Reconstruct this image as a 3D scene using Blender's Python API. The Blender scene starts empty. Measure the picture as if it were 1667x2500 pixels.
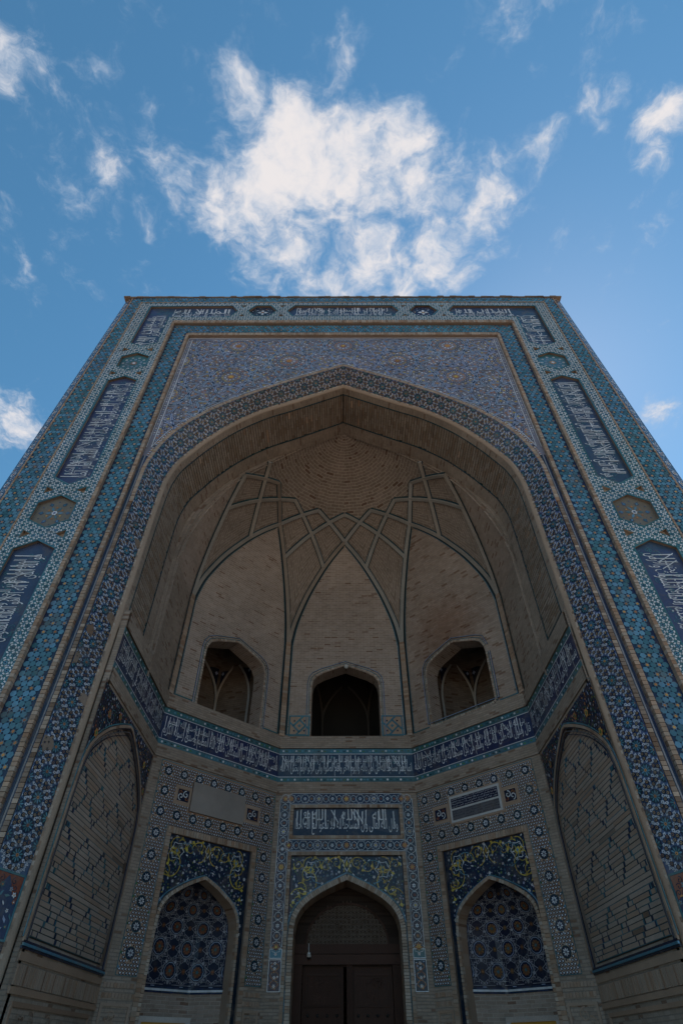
import bpy, math, random, unicodedata
from mathutils import Vector, Matrix
from mathutils.geometry import tessellate_polygon
R = random.Random(7)
pi = math.pi
scene = bpy.context.scene
col = scene.collection
V = Vector

# ------------------------------------------------------------------ camera
cam_d = bpy.data.cameras.new('camera')
cam = bpy.data.objects.new('camera', cam_d)
col.objects.link(cam)
cam_d.sensor_fit = 'VERTICAL'
cam_d.sensor_height = 36.0
cam_d.lens = 36.0 * 1346.6 / 2500.0
cam_d.clip_start, cam_d.clip_end = 0.1, 20000
TH, YAW, ROLL = math.radians(44.83), math.radians(.0394), math.radians(-.138)
fw = V((math.sin(YAW) * math.cos(TH), math.cos(YAW) * math.cos(TH), math.sin(TH)))
rt = V((math.cos(YAW), -math.sin(YAW), 0)); up = rt.cross(fw)
r2 = rt * math.cos(ROLL) + up * math.sin(ROLL)
u2 = up * math.cos(ROLL) - rt * math.sin(ROLL)
M = Matrix((r2, u2, -fw)).transposed().to_4x4()
M.translation = V((-.084, -10.0, 1.6))
cam.matrix_world = M
scene.camera = cam

# ------------------------------------------------------------------ world and sun
SUN_EL, SUN_AZ = math.radians(52), math.radians(-35)      # sun stands behind the portal, to the right
w = bpy.data.worlds.new('World'); scene.world = w; w.use_nodes = True
nt = w.node_tree; N = nt.nodes; Lk = nt.links; N.clear()
def nd(tree, t, **k):
    n = tree.nodes.new(t)
    for a, b in k.items(): setattr(n, a, b)
    return n
def mth(tree, op, a, b=None, c=None, clamp=False):
    n = nd(tree, 'ShaderNodeMath', operation=op, use_clamp=clamp)
    for i, x in enumerate((a, b, c)):
        if x is None: continue
        if isinstance(x, (int, float)): n.inputs[i].default_value = x
        else: tree.links.new(x, n.inputs[i])
    return n.outputs[0]
sky = nd(nt, 'ShaderNodeTexSky', sky_type='NISHITA', sun_disc=False)
sky.sun_elevation = SUN_EL; sky.sun_rotation = -SUN_AZ
sky.altitude = 300; sky.air_density = 1.0; sky.dust_density = .1; sky.ozone_density = .7
SKY_STRENGTH = .112
bg = nd(nt, 'ShaderNodeBackground'); bg.inputs[1].default_value = SKY_STRENGTH
hs = nd(nt, 'ShaderNodeHueSaturation'); hs.inputs['Saturation'].default_value = 1.22; hs.inputs['Hue'].default_value = .483
Lk.new(sky.outputs[0], hs.inputs['Color']); Lk.new(hs.outputs[0], bg.inputs[0])
geo = nd(nt, 'ShaderNodeTexCoord')
sep = nd(nt, 'ShaderNodeSeparateXYZ'); Lk.new(geo.outputs['Generated'], sep.inputs[0])
zc = mth(nt, 'MAXIMUM', sep.outputs[2], .02)
cxy = nd(nt, 'ShaderNodeCombineXYZ')
Lk.new(mth(nt, 'DIVIDE', sep.outputs[0], zc), cxy.inputs[0]); Lk.new(mth(nt, 'DIVIDE', sep.outputs[1], zc), cxy.inputs[1])
def noise(tree, vec, scale, detail=6, rough=.55, dist=0.0):
    n = nd(tree, 'ShaderNodeTexNoise'); n.inputs['Scale'].default_value = scale
    n.inputs['Detail'].default_value = detail; n.inputs['Roughness'].default_value = rough; n.inputs['Distortion'].default_value = dist
    if vec is not None: tree.links.new(vec, n.inputs['Vector'])
    return n
nwarp = noise(nt, cxy.outputs[0], 9, 4)
vsub = nd(nt, 'ShaderNodeVectorMath', operation='SUBTRACT'); Lk.new(nwarp.outputs['Color'], vsub.inputs[0]); vsub.inputs[1].default_value = (.5, .5, .5)
vsc = nd(nt, 'ShaderNodeVectorMath', operation='SCALE'); Lk.new(vsub.outputs[0], vsc.inputs[0]); vsc.inputs['Scale'].default_value = .10
vadd = nd(nt, 'ShaderNodeVectorMath', operation='ADD'); Lk.new(cxy.outputs[0], vadd.inputs[0]); Lk.new(vsc.outputs[0], vadd.inputs[1])
pw = vadd.outputs[0]
# the clouds overhead: centre (x/z, y/z), radius, weight
CL = [(-.061,.205,.09,.95),(-.217,.287,.062,.85),(-.14,.133,.035,.7),(.0,.082,.034,.6),(.045,.175,.03,.7),(.10,.195,.045,.75),
      (-.114,.262,.08,.95),(.02,.238,.085,.95),(.14,.244,.065,.8),(.25,.272,.055,.65),(.05,.375,.095,.7),(.183,.382,.055,.8),
      (-.109,.365,.075,.75),(-.367,.237,.03,.6),(-.329,.307,.02,.5),(.486,.168,.045,1.0),(.484,.23,.035,.75),(.30,.20,.04,.65),
      (.36,.15,.028,.6),(-.47,.105,.05,.4),(-.72,.71,.075,1.0),(.69,.70,.045,.85),(.23,.035,.07,.45),(.36,.085,.04,.4),(.101,.43,.045,.9),
      (-.19,.335,.045,.7),(-.05,.43,.07,.55),(.25,.33,.05,.45),(-.09,.165,.04,.6),(.2,.28,.06,.4),(.16,.35,.06,.42),(.41,.13,.022,.6),(.40,.18,.02,.5)]
dens = None
for x, y, r, wt in CL:
    vd = nd(nt, 'ShaderNodeVectorMath', operation='DISTANCE'); Lk.new(pw, vd.inputs[0]); vd.inputs[1].default_value = (x, y, 0)
    mr = nd(nt, 'ShaderNodeMapRange', interpolation_type='SMOOTHSTEP'); Lk.new(vd.outputs['Value'], mr.inputs[0])
    mr.inputs[1].default_value = r * 1.9; mr.inputs[2].default_value = 0; mr.inputs[3].default_value = 0; mr.inputs[4].default_value = wt
    dens = mr.outputs[0] if dens is None else mth(nt, 'ADD', mth(nt, 'MAXIMUM', dens, mr.outputs[0]), mth(nt, 'MULTIPLY', mth(nt, 'MINIMUM', dens, mr.outputs[0]), .35))
n1 = noise(nt, pw, 15, 10, .62)
n2 = noise(nt, cxy.outputs[0], 2.2, 3)
far = mth(nt, 'SUBTRACT', mth(nt, 'MULTIPLY', n2.outputs[0], 3.0), 1.5)       # scattered clouds over the rest of the sky
dens = mth(nt, 'ADD', dens, mth(nt, 'MULTIPLY', mth(nt, 'MAXIMUM', far, 0), .8))
n3 = noise(nt, pw, 30, 6, .6)
dd = mth(nt, 'ADD', dens, mth(nt, 'ADD', mth(nt, 'MULTIPLY', mth(nt, 'SUBTRACT', n1.outputs[0], .53), 1.85), mth(nt, 'MULTIPLY', mth(nt, 'SUBTRACT', n3.outputs[0], .5), .35)))
mr = nd(nt, 'ShaderNodeMapRange', interpolation_type='SMOOTHERSTEP'); Lk.new(dd, mr.inputs[0])
mr.inputs[1].default_value = .10; mr.inputs[2].default_value = 1.2; mr.inputs[3].default_value = 0; mr.inputs[4].default_value = .96
# no cloud below the horizon haze
hz = nd(nt, 'ShaderNodeMapRange'); Lk.new(sep.outputs[2], hz.inputs[0]); hz.inputs[1].default_value = .05; hz.inputs[2].default_value = .25
cfac = mth(nt, 'MULTIPLY', mr.outputs[0], hz.outputs[0])
bgc = nd(nt, 'ShaderNodeBackground'); bgc.inputs[1].default_value = 1.0
nf = noise(nt, cxy.outputs[0], 24, 8, .62, .6)
shd = nd(nt, 'ShaderNodeMapRange', interpolation_type='SMOOTHSTEP'); Lk.new(mth(nt, 'ADD', dd, mth(nt, 'MULTIPLY', mth(nt, 'SUBTRACT', nf.outputs[0], .5), 1.2)), shd.inputs[0])
shd.inputs[1].default_value = .15; shd.inputs[2].default_value = 1.45
cr = nd(nt, 'ShaderNodeMix', data_type='RGBA'); Lk.new(shd.outputs[0], cr.inputs[0])
cr.inputs[6].default_value = (.33, .405, .51, 1); cr.inputs[7].default_value = (.62, .585, .58, 1); Lk.new(cr.outputs[2], bgc.inputs[0])
mx = nd(nt, 'ShaderNodeMixShader'); Lk.new(cfac, mx.inputs[0]); Lk.new(bg.outputs[0], mx.inputs[1]); Lk.new(bgc.outputs[0], mx.inputs[2])
wo = nd(nt, 'ShaderNodeOutputWorld'); Lk.new(mx.outputs[0], wo.inputs[0])

sl = bpy.data.lights.new('sun', 'SUN'); sl.energy = 4.1; sl.angle = math.radians(.5); sl.color = (1, .95, .87)
so = bpy.data.objects.new('sun', sl); col.objects.link(so)
sd = V((-math.sin(SUN_AZ) * math.cos(SUN_EL), math.cos(SUN_AZ) * math.cos(SUN_EL), math.sin(SUN_EL)))
so.rotation_euler = sd.to_track_quat('Z', 'Y').to_euler()
so.location = (0, 0, 60)
vs = scene.view_settings
vs.view_transform = 'Standard'; vs.look = 'None'; vs.exposure = 0.5; vs.gamma = 1.0; vs.use_curve_mapping = False
scene.render.engine = 'CYCLES'
scene.cycles.max_bounces = 6; scene.cycles.diffuse_bounces = 4; scene.cycles.glossy_bounces = 2
scene.cycles.use_denoising = True

# ------------------------------------------------------------------ materials
MATS = {}
def base_mat(name, rough):
    m = bpy.data.materials.new(name); m.use_nodes = True
    t = m.node_tree; b = t.nodes['Principled BSDF']; b.inputs['Roughness'].default_value = rough
    MATS[name] = m
    return m, t, b
def glaze(name, c, rough=.26, var=.34, dirt=.42, spec=.3):
    """one tile colour: every tile (mesh island) a little lighter or darker, weathered by noise"""
    m, t, b = base_mat(name, rough)
    b.inputs['Specular IOR Level'].default_value = spec
    g = nd(t, 'ShaderNodeNewGeometry'); oi = nd(t, 'ShaderNodeObjectInfo')
    rnd = mth(t, 'FRACT', mth(t, 'ADD', g.outputs['Random Per Island'], oi.outputs['Random']))
    f = mth(t, 'MULTIPLY_ADD', rnd, 2 * var, 1 - var)
    n = noise(t, g.outputs['Position'], 1.3, 5, .65); n2_ = noise(t, g.outputs['Position'], 23, 3)
    f2 = mth(t, 'MULTIPLY_ADD', n.outputs[0], .9, .55)
    f3 = mth(t, 'MULTIPLY', mth(t, 'MULTIPLY', f, f2), mth(t, 'MULTIPLY_ADD', n2_.outputs[0], .5, .75))
    hsv = nd(t, 'ShaderNodeHueSaturation'); hsv.inputs['Color'].default_value = (*c, 1)
    nh = noise(t, g.outputs['Position'], .45, 3)
    t.links.new(mth(t, 'ADD', mth(t, 'MULTIPLY_ADD', rnd, .03, .485), mth(t, 'MULTIPLY', mth(t, 'SUBTRACT', nh.outputs[0], .5), .08)), hsv.inputs['Hue']); t.links.new(f3, hsv.inputs['Value'])
    dm = nd(t, 'ShaderNodeMix', data_type='RGBA'); t.links.new(hsv.outputs[0], dm.inputs[6]); dm.inputs[7].default_value = (.16, .13, .105, 1)
    n4 = noise(t, g.outputs['Position'], 3.1, 8, .7)
    dmr = nd(t, 'ShaderNodeMapRange'); t.links.new(n4.outputs[0], dmr.inputs[0]); dmr.inputs[1].default_value = .5; dmr.inputs[2].default_value = .78; dmr.inputs[4].default_value = dirt * 1.6
    t.links.new(dmr.outputs[0], dm.inputs[0]); t.links.new(dm.outputs[2], b.inputs['Base Color'])
    bp = nd(t, 'ShaderNodeBump'); bp.inputs['Strength'].default_value = .25; bp.inputs['Distance'].default_value = .01
    wn = nd(t, 'ShaderNodeTexWhiteNoise', noise_dimensions='1D'); t.links.new(rnd, wn.inputs['W'])
    tl = nd(t, 'ShaderNodeVectorMath', operation='MULTIPLY_ADD'); t.links.new(wn.outputs['Color'], tl.inputs[0]); tl.inputs[1].default_value = (.14, .14, .14); tl.inputs[2].default_value = (-.07, -.07, -.07)
    ta = nd(t, 'ShaderNodeVectorMath', operation='ADD'); t.links.new(g.outputs['Normal'], ta.inputs[0]); t.links.new(tl.outputs[0], ta.inputs[1])
    tn = nd(t, 'ShaderNodeVectorMath', operation='NORMALIZE'); t.links.new(ta.outputs[0], tn.inputs[0]); t.links.new(tn.outputs[0], bp.inputs['Normal'])
    t.links.new(n2_.outputs[0], bp.inputs['Height']); t.links.new(bp.outputs[0], b.inputs['Normal'])
    return m
def clay(name, c, var=.22, rough=.9, grain=40, low=.55):
    """fired brick built as pieces: tone changes from brick to brick"""
    m, t, b = base_mat(name, rough); b.inputs['Specular IOR Level'].default_value = .15
    g = nd(t, 'ShaderNodeNewGeometry'); oi = nd(t, 'ShaderNodeObjectInfo')
    rnd = mth(t, 'FRACT', mth(t, 'ADD', g.outputs['Random Per Island'], oi.outputs['Random']))
    cr_ = nd(t, 'ShaderNodeValToRGB'); t.links.new(rnd, cr_.inputs[0]); e = cr_.color_ramp.elements
    k = lambda a, s=(1, 1, 1): tuple(min(1, c[i] * a * s[i]) for i in range(3)) + (1,)
    e[0].position = 0; e[0].color = k(low, (1.05, .85, .75) if low < .7 else (1, 1, 1)); e[1].position = 1; e[1].color = k(1 + var)
    for p_, cc in ((.07, k(1 - var, (1.08, .94, .85))), (.5, k(1.0)), (.8, k(1 + var * .5, (1, 1.0, 1.03)))):
        el = e.new(p_); el.color = cc
    n = noise(t, g.outputs['Position'], 1.1, 5, .65); n2_ = noise(t, g.outputs['Position'], grain, 4, .7)
    mul = nd(t, 'ShaderNodeMix', data_type='RGBA', blend_type='MULTIPLY'); mul.inputs[0].default_value = 1
    t.links.new(cr_.outputs[0], mul.inputs[6])
    f = mth(t, 'MULTIPLY', mth(t, 'MULTIPLY_ADD', n.outputs[0], .7, .65), mth(t, 'MULTIPLY_ADD', n2_.outputs[0], .6, .7))
    t.links.new(f, mul.inputs[7]); t.links.new(mul.outputs[2], b.inputs['Base Color'])
    bp = nd(t, 'ShaderNodeBump'); bp.inputs['Strength'].default_value = .5; bp.inputs['Distance'].default_value = .01
    t.links.new(n2_.outputs[0], bp.inputs['Height']); t.links.new(bp.outputs[0], b.inputs['Normal'])
    return m
def brickwork(name, c, mort, bw=.25, rh=.07, ms=.009, dark=.045, stain=None, off=.5):
    """brick courses too fine to build; uv in metres"""
    m, t, b = base_mat(name, .92); b.inputs['Specular IOR Level'].default_value = .12
    uv = nd(t, 'ShaderNodeUVMap'); g = nd(t, 'ShaderNodeNewGeometry')
    bt = nd(t, 'ShaderNodeTexBrick'); bt.offset = off
    bt.inputs['Color1'].default_value = (0, 0, 0, 1); bt.inputs['Color2'].default_value = (1, 1, 1, 1); bt.inputs['Mortar'].default_value = (.5, .5, .5, 1)
    bt.inputs['Scale'].default_value = 1; bt.inputs['Brick Width'].default_value = bw; bt.inputs['Row Height'].default_value = rh
    bt.inputs['Mortar Size'].default_value = ms; bt.inputs['Mortar Smooth'].default_value = .3; bt.inputs['Bias'].default_value = 0
    wn = noise(t, g.outputs['Position'], 2.5, 3)
    ws = nd(t, 'ShaderNodeVectorMath', operation='SCALE'); t.links.new(wn.outputs['Color'], ws.inputs[0]); ws.inputs['Scale'].default_value = .03
    wa = nd(t, 'ShaderNodeVectorMath', operation='ADD'); t.links.new(uv.outputs[0], wa.inputs[0]); t.links.new(ws.outputs[0], wa.inputs[1])
    t.links.new(wa.outputs[0], bt.inputs['Vector'])
    cr_ = nd(t, 'ShaderNodeValToRGB'); t.links.new(bt.outputs['Color'], cr_.inputs[0]); e = cr_.color_ramp.elements
    k = lambda a, s=(1, 1, 1): tuple(min(1, c[i] * a * s[i]) for i in range(3)) + (1,)
    e[0].position = 0; e[0].color = k(.58, (1.05, .85, .78)); e[1].position = 1; e[1].color = k(1.12)
    for p_, cc in ((dark, k(.6, (1.08, .88, .8))), (dark + .06, k(.9)), (.55, k(1.0)), (.8, k(1.07, (.98, 1, 1.04)))):
        el = e.new(p_); el.color = cc
    mm = nd(t, 'ShaderNodeMix', data_type='RGBA'); t.links.new(bt.outputs['Fac'], mm.inputs[0]); t.links.new(cr_.outputs[0], mm.inputs[6]); mm.inputs[7].default_value = (*mort, 1)
    n = noise(t, g.outputs['Position'], .55, 6, .65); n2_ = noise(t, g.outputs['Position'], 45, 4, .7); n5 = noise(t, g.outputs['Position'], 5, 5, .65)
    f = mth(t, 'MULTIPLY', mth(t, 'MULTIPLY_ADD', n.outputs[0], .8, .6), mth(t, 'MULTIPLY_ADD', n2_.outputs[0], .5, .75))
    f = mth(t, 'MULTIPLY', f, mth(t, 'MULTIPLY_ADD', n5.outputs[0], .5, .75))
    mul = nd(t, 'ShaderNodeMix', data_type='RGBA', blend_type='MULTIPLY'); mul.inputs[0].default_value = 1
    t.links.new(mm.outputs[2], mul.inputs[6]); t.links.new(f, mul.inputs[7])
    out = mul.outputs[2]
    if stain:                                   # damp reddish patch: centre and size in world metres
        sx = nd(t, 'ShaderNodeVectorMath', operation='DISTANCE'); t.links.new(g.outputs['Position'], sx.inputs[0]); sx.inputs[1].default_value = stain[0]
        sm = nd(t, 'ShaderNodeMapRange', interpolation_type='SMOOTHSTEP'); t.links.new(mth(t, 'ADD', sx.outputs['Value'], mth(t, 'MULTIPLY', n5.outputs[0], 1.4)), sm.inputs[0])
        sm.inputs[1].default_value = stain[1] + .7; sm.inputs[2].default_value = .9; sm.inputs[3].default_value = 0; sm.inputs[4].default_value = .75
        st = nd(t, 'ShaderNodeMix', data_type='RGBA', blend_type='MULTIPLY'); t.links.new(sm.outputs[0], st.inputs[0]); t.links.new(out, st.inputs[6]); st.inputs[7].default_value = (.75, .55, .45, 1)
        out = st.outputs[2]
    t.links.new(out, b.inputs['Base Color'])
    h = mth(t, 'SUBTRACT', mth(t, 'MULTIPLY', n2_.outputs[0], .35), bt.outputs['Fac'])
    bp = nd(t, 'ShaderNodeBump'); bp.inputs['Strength'].default_value = .8; bp.inputs['Distance'].default_value = .012
    t.links.new(h, bp.inputs['Height']); t.links.new(bp.outputs[0], b.inputs['Normal'])
    return m

glaze('navy', (.020, .036, .078)); glaze('cobalt', (.052, .092, .175)); glaze('ink', (.014, .019, .042), dirt=.2); glaze('night', (.013, .024, .05)); glaze('lace', (.115, .115, .13), var=.12, dirt=.4); glaze('panel_blue', (.047, .070, .135), var=.1); glaze('strap_blue', (.30, .37, .52), var=.1); glaze('pale_glaze', (.40, .43, .50), var=.2, dirt=.35); glaze('lilac', (.30, .30, .34)); glaze('ochre_dull', (.27, .175, .09)); glaze('umber', (.11, .062, .035), dirt=.2)
glaze('turquoise', (.075, .19, .26), var=.45, dirt=.5); glaze('teal', (.05, .145, .18)); glaze('deep_teal', (.016, .055, .072))
glaze('white_glaze', (.56, .58, .62), var=.15, dirt=.25); glaze('sky_glaze', (.27, .33, .46), var=.2)
glaze('ochre', (.42, .19, .06)); glaze('yellow', (.42, .30, .06), dirt=.2); glaze('rust', (.24, .09, .04)); glaze('green', (.07, .16, .06))
glaze('violet', (.19, .18, .22), var=.3, dirt=.5)
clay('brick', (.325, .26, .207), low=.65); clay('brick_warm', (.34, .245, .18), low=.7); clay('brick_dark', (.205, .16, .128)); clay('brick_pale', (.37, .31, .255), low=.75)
brickwork('courses', (.335, .260, .213), (.44, .365, .31), dark=.025)
brickwork('courses_right', (.335, .260, .213), (.30, .235, .185), stain=((3.5, 6.2, 12.0), 1.9))
brickwork('courses_fine', (.315, .25, .20), (.25, .205, .17), bw=.22, rh=.062, dark=.05)
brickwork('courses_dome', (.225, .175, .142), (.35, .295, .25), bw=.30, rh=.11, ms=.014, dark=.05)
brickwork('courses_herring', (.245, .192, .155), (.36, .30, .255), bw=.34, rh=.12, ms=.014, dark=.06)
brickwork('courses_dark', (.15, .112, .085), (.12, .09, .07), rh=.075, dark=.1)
brickwork('panel_brick', (.27, .215, .165), (.045, .075, .085), bw=.42, rh=.105, ms=.012, dark=.05)
clay('brick_even', (.33, .262, .215), var=.10, low=.85); clay('brick_soffit', (.25, .205, .165), var=.18, low=.75); clay('joint_dark', (.055, .046, .04), var=.05); clay('olive_clay', (.165, .158, .14), var=.08); clay('line_dark', (.020, .034, .042), var=.1); clay('plaster', (.30, .285, .26), var=.08, grain=20); clay('mortar', (.13, .105, .085), var=.05); clay('terracotta', (.335, .248, .188), var=.1, grain=70)
clay('grey_render', (.275, .26, .25), var=.03, grain=120); clay('marble', (.46, .455, .45), var=.06, rough=.5)
clay('wood', (.055, .026, .018), var=.3, rough=.55, grain=60); clay('wood_dark', (.03, .018, .013), var=.3, rough=.6); clay('iron', (.02, .018, .017), rough=.5)
clay('paving', (.41, .325, .25), grain=15); clay('gold', (.55, .33, .06), rough=.5); clay('room_shade', (.022, .019, .016)); clay('rib_shade', (.055, .047, .04)); clay('wood_grey', (.13, .10, .08), var=.2); clay('white_plastic', (.5, .5, .49), rough=.4); clay('black_plastic', (.02, .02, .02), rough=.3)

# ------------------------------------------------------------------ geometry helpers
class MB:
    def __init__(s): s.v = []; s.f = []; s.m = []; s.uv = []; s.mats = []
    def mi(s, n):
        if n not in s.mats: s.mats.append(n)
        return s.mats.index(n)
    def face(s, pts, m, uv=None):
        i = len(s.v); s.v += [tuple(p) for p in pts]; s.f.append(tuple(range(i, i + len(pts)))); s.m.append(s.mi(m)); s.uv.append(uv)
    def grid(s, P, m, uvf=None):                    # P rows of points -> shared verts
        b = len(s.v); nc = len(P[0]); k = s.mi(m)
        for r_ in P: s.v += [tuple(p) for p in r_]
        for i in range(len(P) - 1):
            for j in range(nc - 1):
                s.f.append((b + i * nc + j, b + i * nc + j + 1, b + (i + 1) * nc + j + 1, b + (i + 1) * nc + j)); s.m.append(k)
                s.uv.append([uvf(i, j), uvf(i, j + 1), uvf(i + 1, j + 1), uvf(i + 1, j)] if uvf else None)
    def mesh(s, name):
        me = bpy.data.meshes.new(name); me.from_pydata(s.v, [], s.f)
        for n in s.mats: me.materials.append(MATS[n])
        me.polygons.foreach_set('material_index', s.m)
        if any(u for u in s.uv):
            l = me.uv_layers.new(name='UVMap'); flat = []
            for f, u in zip(s.f, s.uv):
                for q in (u or [(0, 0)] * len(f)): flat += [q[0], q[1]]
            l.data.foreach_set('uv', flat)
        me.update(); return me
    def build(s, name, parent=None, kind=None, label=None, smooth=False):
        me = s.mesh(name)
        if smooth: me.polygons.foreach_set('use_smooth', [True] * len(me.polygons))
        return link(name, me, parent, kind, label)
def link(name, me, parent=None, kind=None, label=None, mat=None):
    o = bpy.data.objects.new(name, me); col.objects.link(o)
    if parent: o.parent = parent
    if mat is not None: o.matrix_local = mat
    if kind: o['kind'] = kind
    if label: o['label'] = label
    return o
def thing(name, label, cat, loc=(0, 0, 0), group=None):
    o = bpy.data.objects.new(name, None); col.objects.link(o); o.location = loc; o.empty_display_size = .2
    o['label'] = label; o['category'] = cat
    if group: o['group'] = group
    return o
class Plane:
    def __init__(s, o, ex): s.o = V(o); s.ex = V(ex).normalized(); s.ez = V((0, 0, 1)); s.n = s.ex.cross(s.ez)
    def at(s, a, t, h=0): return s.o + s.ex * a + s.ez * t + s.n * h
    def frame(s, a, t, h=0, ang=0):
        c, q = math.cos(ang), math.sin(ang); x = s.ex * c + s.ez * q; y = s.ez * c - s.ex * q
        m = Matrix((x, y, s.n)).transposed().to_4x4(); m.translation = s.at(a, t, h); return m
class Flip:                                          # the mirrored wall: s counted from the other end
    def __init__(s, b, L): s.b = b; s.L = L
    def at(s, a, t, h=0): return s.b.at(s.L - a, t, h)
    def frame(s, a, t, h=0, ang=0): return s.b.frame(s.L - a, t, h, -ang)
class Func:
    def __init__(s, f): s.f = f
    def at(s, a, t, h=0):
        p = s.f(a, t)
        if not h: return p
        return p + s.nrm(a, t) * h
    def nrm(s, a, t):
        e = .01; return (s.f(a + e, t) - s.f(a - e, t)).cross(s.f(a, t + e) - s.f(a, t - e)).normalized()
    def frame(s, a, t, h=0, ang=0):
        e = .01; x = (s.f(a + e, t) - s.f(a - e, t)).normalized(); n = s.nrm(a, t); y = n.cross(x)
        c, q = math.cos(ang), math.sin(ang)
        m = Matrix((x * c + y * q, y * c - x * q, n)).transposed().to_4x4(); m.translation = s.f(a, t) + n * h; return m
def area(p): return .5 * sum(p[i - 1][0] * p[i][1] - p[i][0] * p[i - 1][1] for i in range(len(p)))
def piece(mb, S, pts, h, m, th=0.0, uv=False):
    """a flat tile or brick on surface S, top at h, sides going th down"""
    if abs(area(pts)) < 1e-6: return
    top = [S.at(a, t, h) for a, t in pts]
    mb.face(top, m, [tuple(q) for q in pts] if uv else None)
    if th:
        lo = [S.at(a, t, h - th) for a, t in pts]
        for i in range(len(pts)): mb.face([lo[i - 1], lo[i], top[i], top[i - 1]], m)
def rect(a0, t0, a1, t1): return [(a0, t0), (a1, t0), (a1, t1), (a0, t1)]
def ngon(c, r, n, ang=0.0, sy=1.0): return [(c[0] + r * math.cos(ang + 2 * pi * i / n), c[1] + sy * r * math.sin(ang + 2 * pi * i / n)) for i in range(n)]
def star(c, r1, r2_, n, ang=0.0): return [(c[0] + (r1, r2_)[i % 2] * math.cos(ang + pi * i / n), c[1] + (r1, r2_)[i % 2] * math.sin(ang + pi * i / n)) for i in range(2 * n)]
def xf(pts, c, ang=0.0, sc=1.0):
    ca, sa = math.cos(ang) * sc, math.sin(ang) * sc
    return [(c[0] + x * ca - y * sa, c[1] + x * sa + y * ca) for x, y in pts]
def strap(mb, S, p, q, w_, h, m, th=.0):
    dx, dy = q[0] - p[0], q[1] - p[1]; l = math.hypot(dx, dy)
    if l < 1e-6: return
    nx, ny = -dy / l * w_ / 2, dx / l * w_ / 2
    piece(mb, S, [(p[0] - nx, p[1] - ny), (q[0] - nx, q[1] - ny), (q[0] + nx, q[1] + ny), (p[0] + nx, p[1] + ny)], h, m, th)
def pline(mb, S, pts, w_, h, m, th=0.0, closed=False):
    """mitred ribbon along a polyline"""
    n = len(pts); L_, R_ = [], []
    for i in range(n):
        a = pts[i - 1] if (i or closed) else None; b = pts[(i + 1) % n] if (i < n - 1 or closed) else None; c = pts[i]
        d = []
        for p, q in ((a, c), (c, b)):
            if p is None or q is None: continue
            x, y = q[0] - p[0], q[1] - p[1]; l = math.hypot(x, y) or 1; d.append((x / l, y / l))
        nx = sum(-y for x, y in d) / len(d); ny = sum(x for x, y in d) / len(d); l2 = max(.25, nx * nx + ny * ny)
        k = w_ / 2 / l2; L_.append((c[0] + nx * k, c[1] + ny * k)); R_.append((c[0] - nx * k, c[1] - ny * k))
    for i in range(n if closed else n - 1):
        j = (i + 1) % n; piece(mb, S, [R_[i], R_[j], L_[j], L_[i]], h, m, th)
def spline(pts, n=8):
    out = []
    for i in range(len(pts) - 1):
        p0 = pts[max(0, i - 1)]; p1 = pts[i]; p2 = pts[i + 1]; p3 = pts[min(len(pts) - 1, i + 2)]
        for k in range(n):
            t = k / n
            out.append(tuple(.5 * ((2 * p1[j]) + (p2[j] - p0[j]) * t + (2 * p0[j] - 5 * p1[j] + 4 * p2[j] - p3[j]) * t * t + (3 * p1[j] - p0[j] - 3 * p2[j] + p3[j]) * t ** 3) for j in range(len(p1))))
    out.append(tuple(pts[-1])); return out
def plate(mb, S, outer, holes=(), h=0.0, m='courses', uvo=(0, 0)):
    loops = [[V((a, t, 0)) for a, t in outer]] + [[V((a, t, 0)) for a, t in q] for q in holes]
    flat = [p for l in loops for p in l]
    for tri in tessellate_polygon(loops):
        p = [flat[i] for i in tri]
        if (p[1] - p[0]).cross(p[2] - p[0]).z < 0: p = [p[0], p[2], p[1]]
        mb.face([S.at(q.x, q.y, h) for q in p], m, [(q.x + uvo[0], q.y + uvo[1]) for q in p])
def reveal(mb, S, loop, h0, h1, m, closed=True):
    n = len(loop); d = 0
    for i in range(n if closed else n - 1):
        a, b = loop[i], loop[(i + 1) % n]; l = math.hypot(a[0] - b[0], a[1] - b[1])
        mb.face([S.at(*a, h0), S.at(*b, h0), S.at(*b, h1), S.at(*a, h1)], m, [(h0, d), (h0, d + l), (h1, d + l), (h1, d)]); d += l
def inside(p, poly):
    x, y = p; r_ = False; j = len(poly) - 1
    for i in range(len(poly)):
        xi, yi = poly[i]; xj, yj = poly[j]
        if (yi > y) != (yj > y) and x < (xj - xi) * (y - yi) / (yj - yi) + xi: r_ = not r_
        j = i
    return r_
def clip(pts, axis, val, keep_greater):
    out = []
    for i in range(len(pts)):
        a, b = pts[i - 1], pts[i]; da = a[axis] - val; db = b[axis] - val
        if not keep_greater: da, db = -da, -db
        if (da >= 0) != (db >= 0):
            k = da / (da - db); out.append((a[0] + (b[0] - a[0]) * k, a[1] + (b[1] - a[1]) * k))
        if db >= 0: out.append(b)
    return out
def cliprect(pts, a0, t0, a1, t1):
    for ax, v_, k in ((0, a0, True), (0, a1, False), (1, t0, True), (1, t1, False)):
        pts = clip(pts, ax, v_, k)
        if len(pts) < 3: return []
    return pts
def sweep(mb, pts, nrm, wd, th, m, lat=0.0, lift=0.0, uv=False):
    """a box-section rib along 3D points; nrm(p) points to the open side"""
    rows = []
    for i, p in enumerate(pts):
        p = V(p); t = (V(pts[min(i + 1, len(pts) - 1)]) - V(pts[max(i - 1, 0)])).normalized(); n = V(nrm(p)); n = (n - t * n.dot(t)).normalized(); b = t.cross(n)
        c = p + b * lat + n * lift
        rows.append([c - b * wd / 2 - n * .03, c - b * wd / 2 + n * th, c + b * wd / 2 + n * th, c + b * wd / 2 - n * .03])
    mb.grid(rows, m)
    mb.face(rows[0], m); mb.face(rows[-1][::-1], m)
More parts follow.
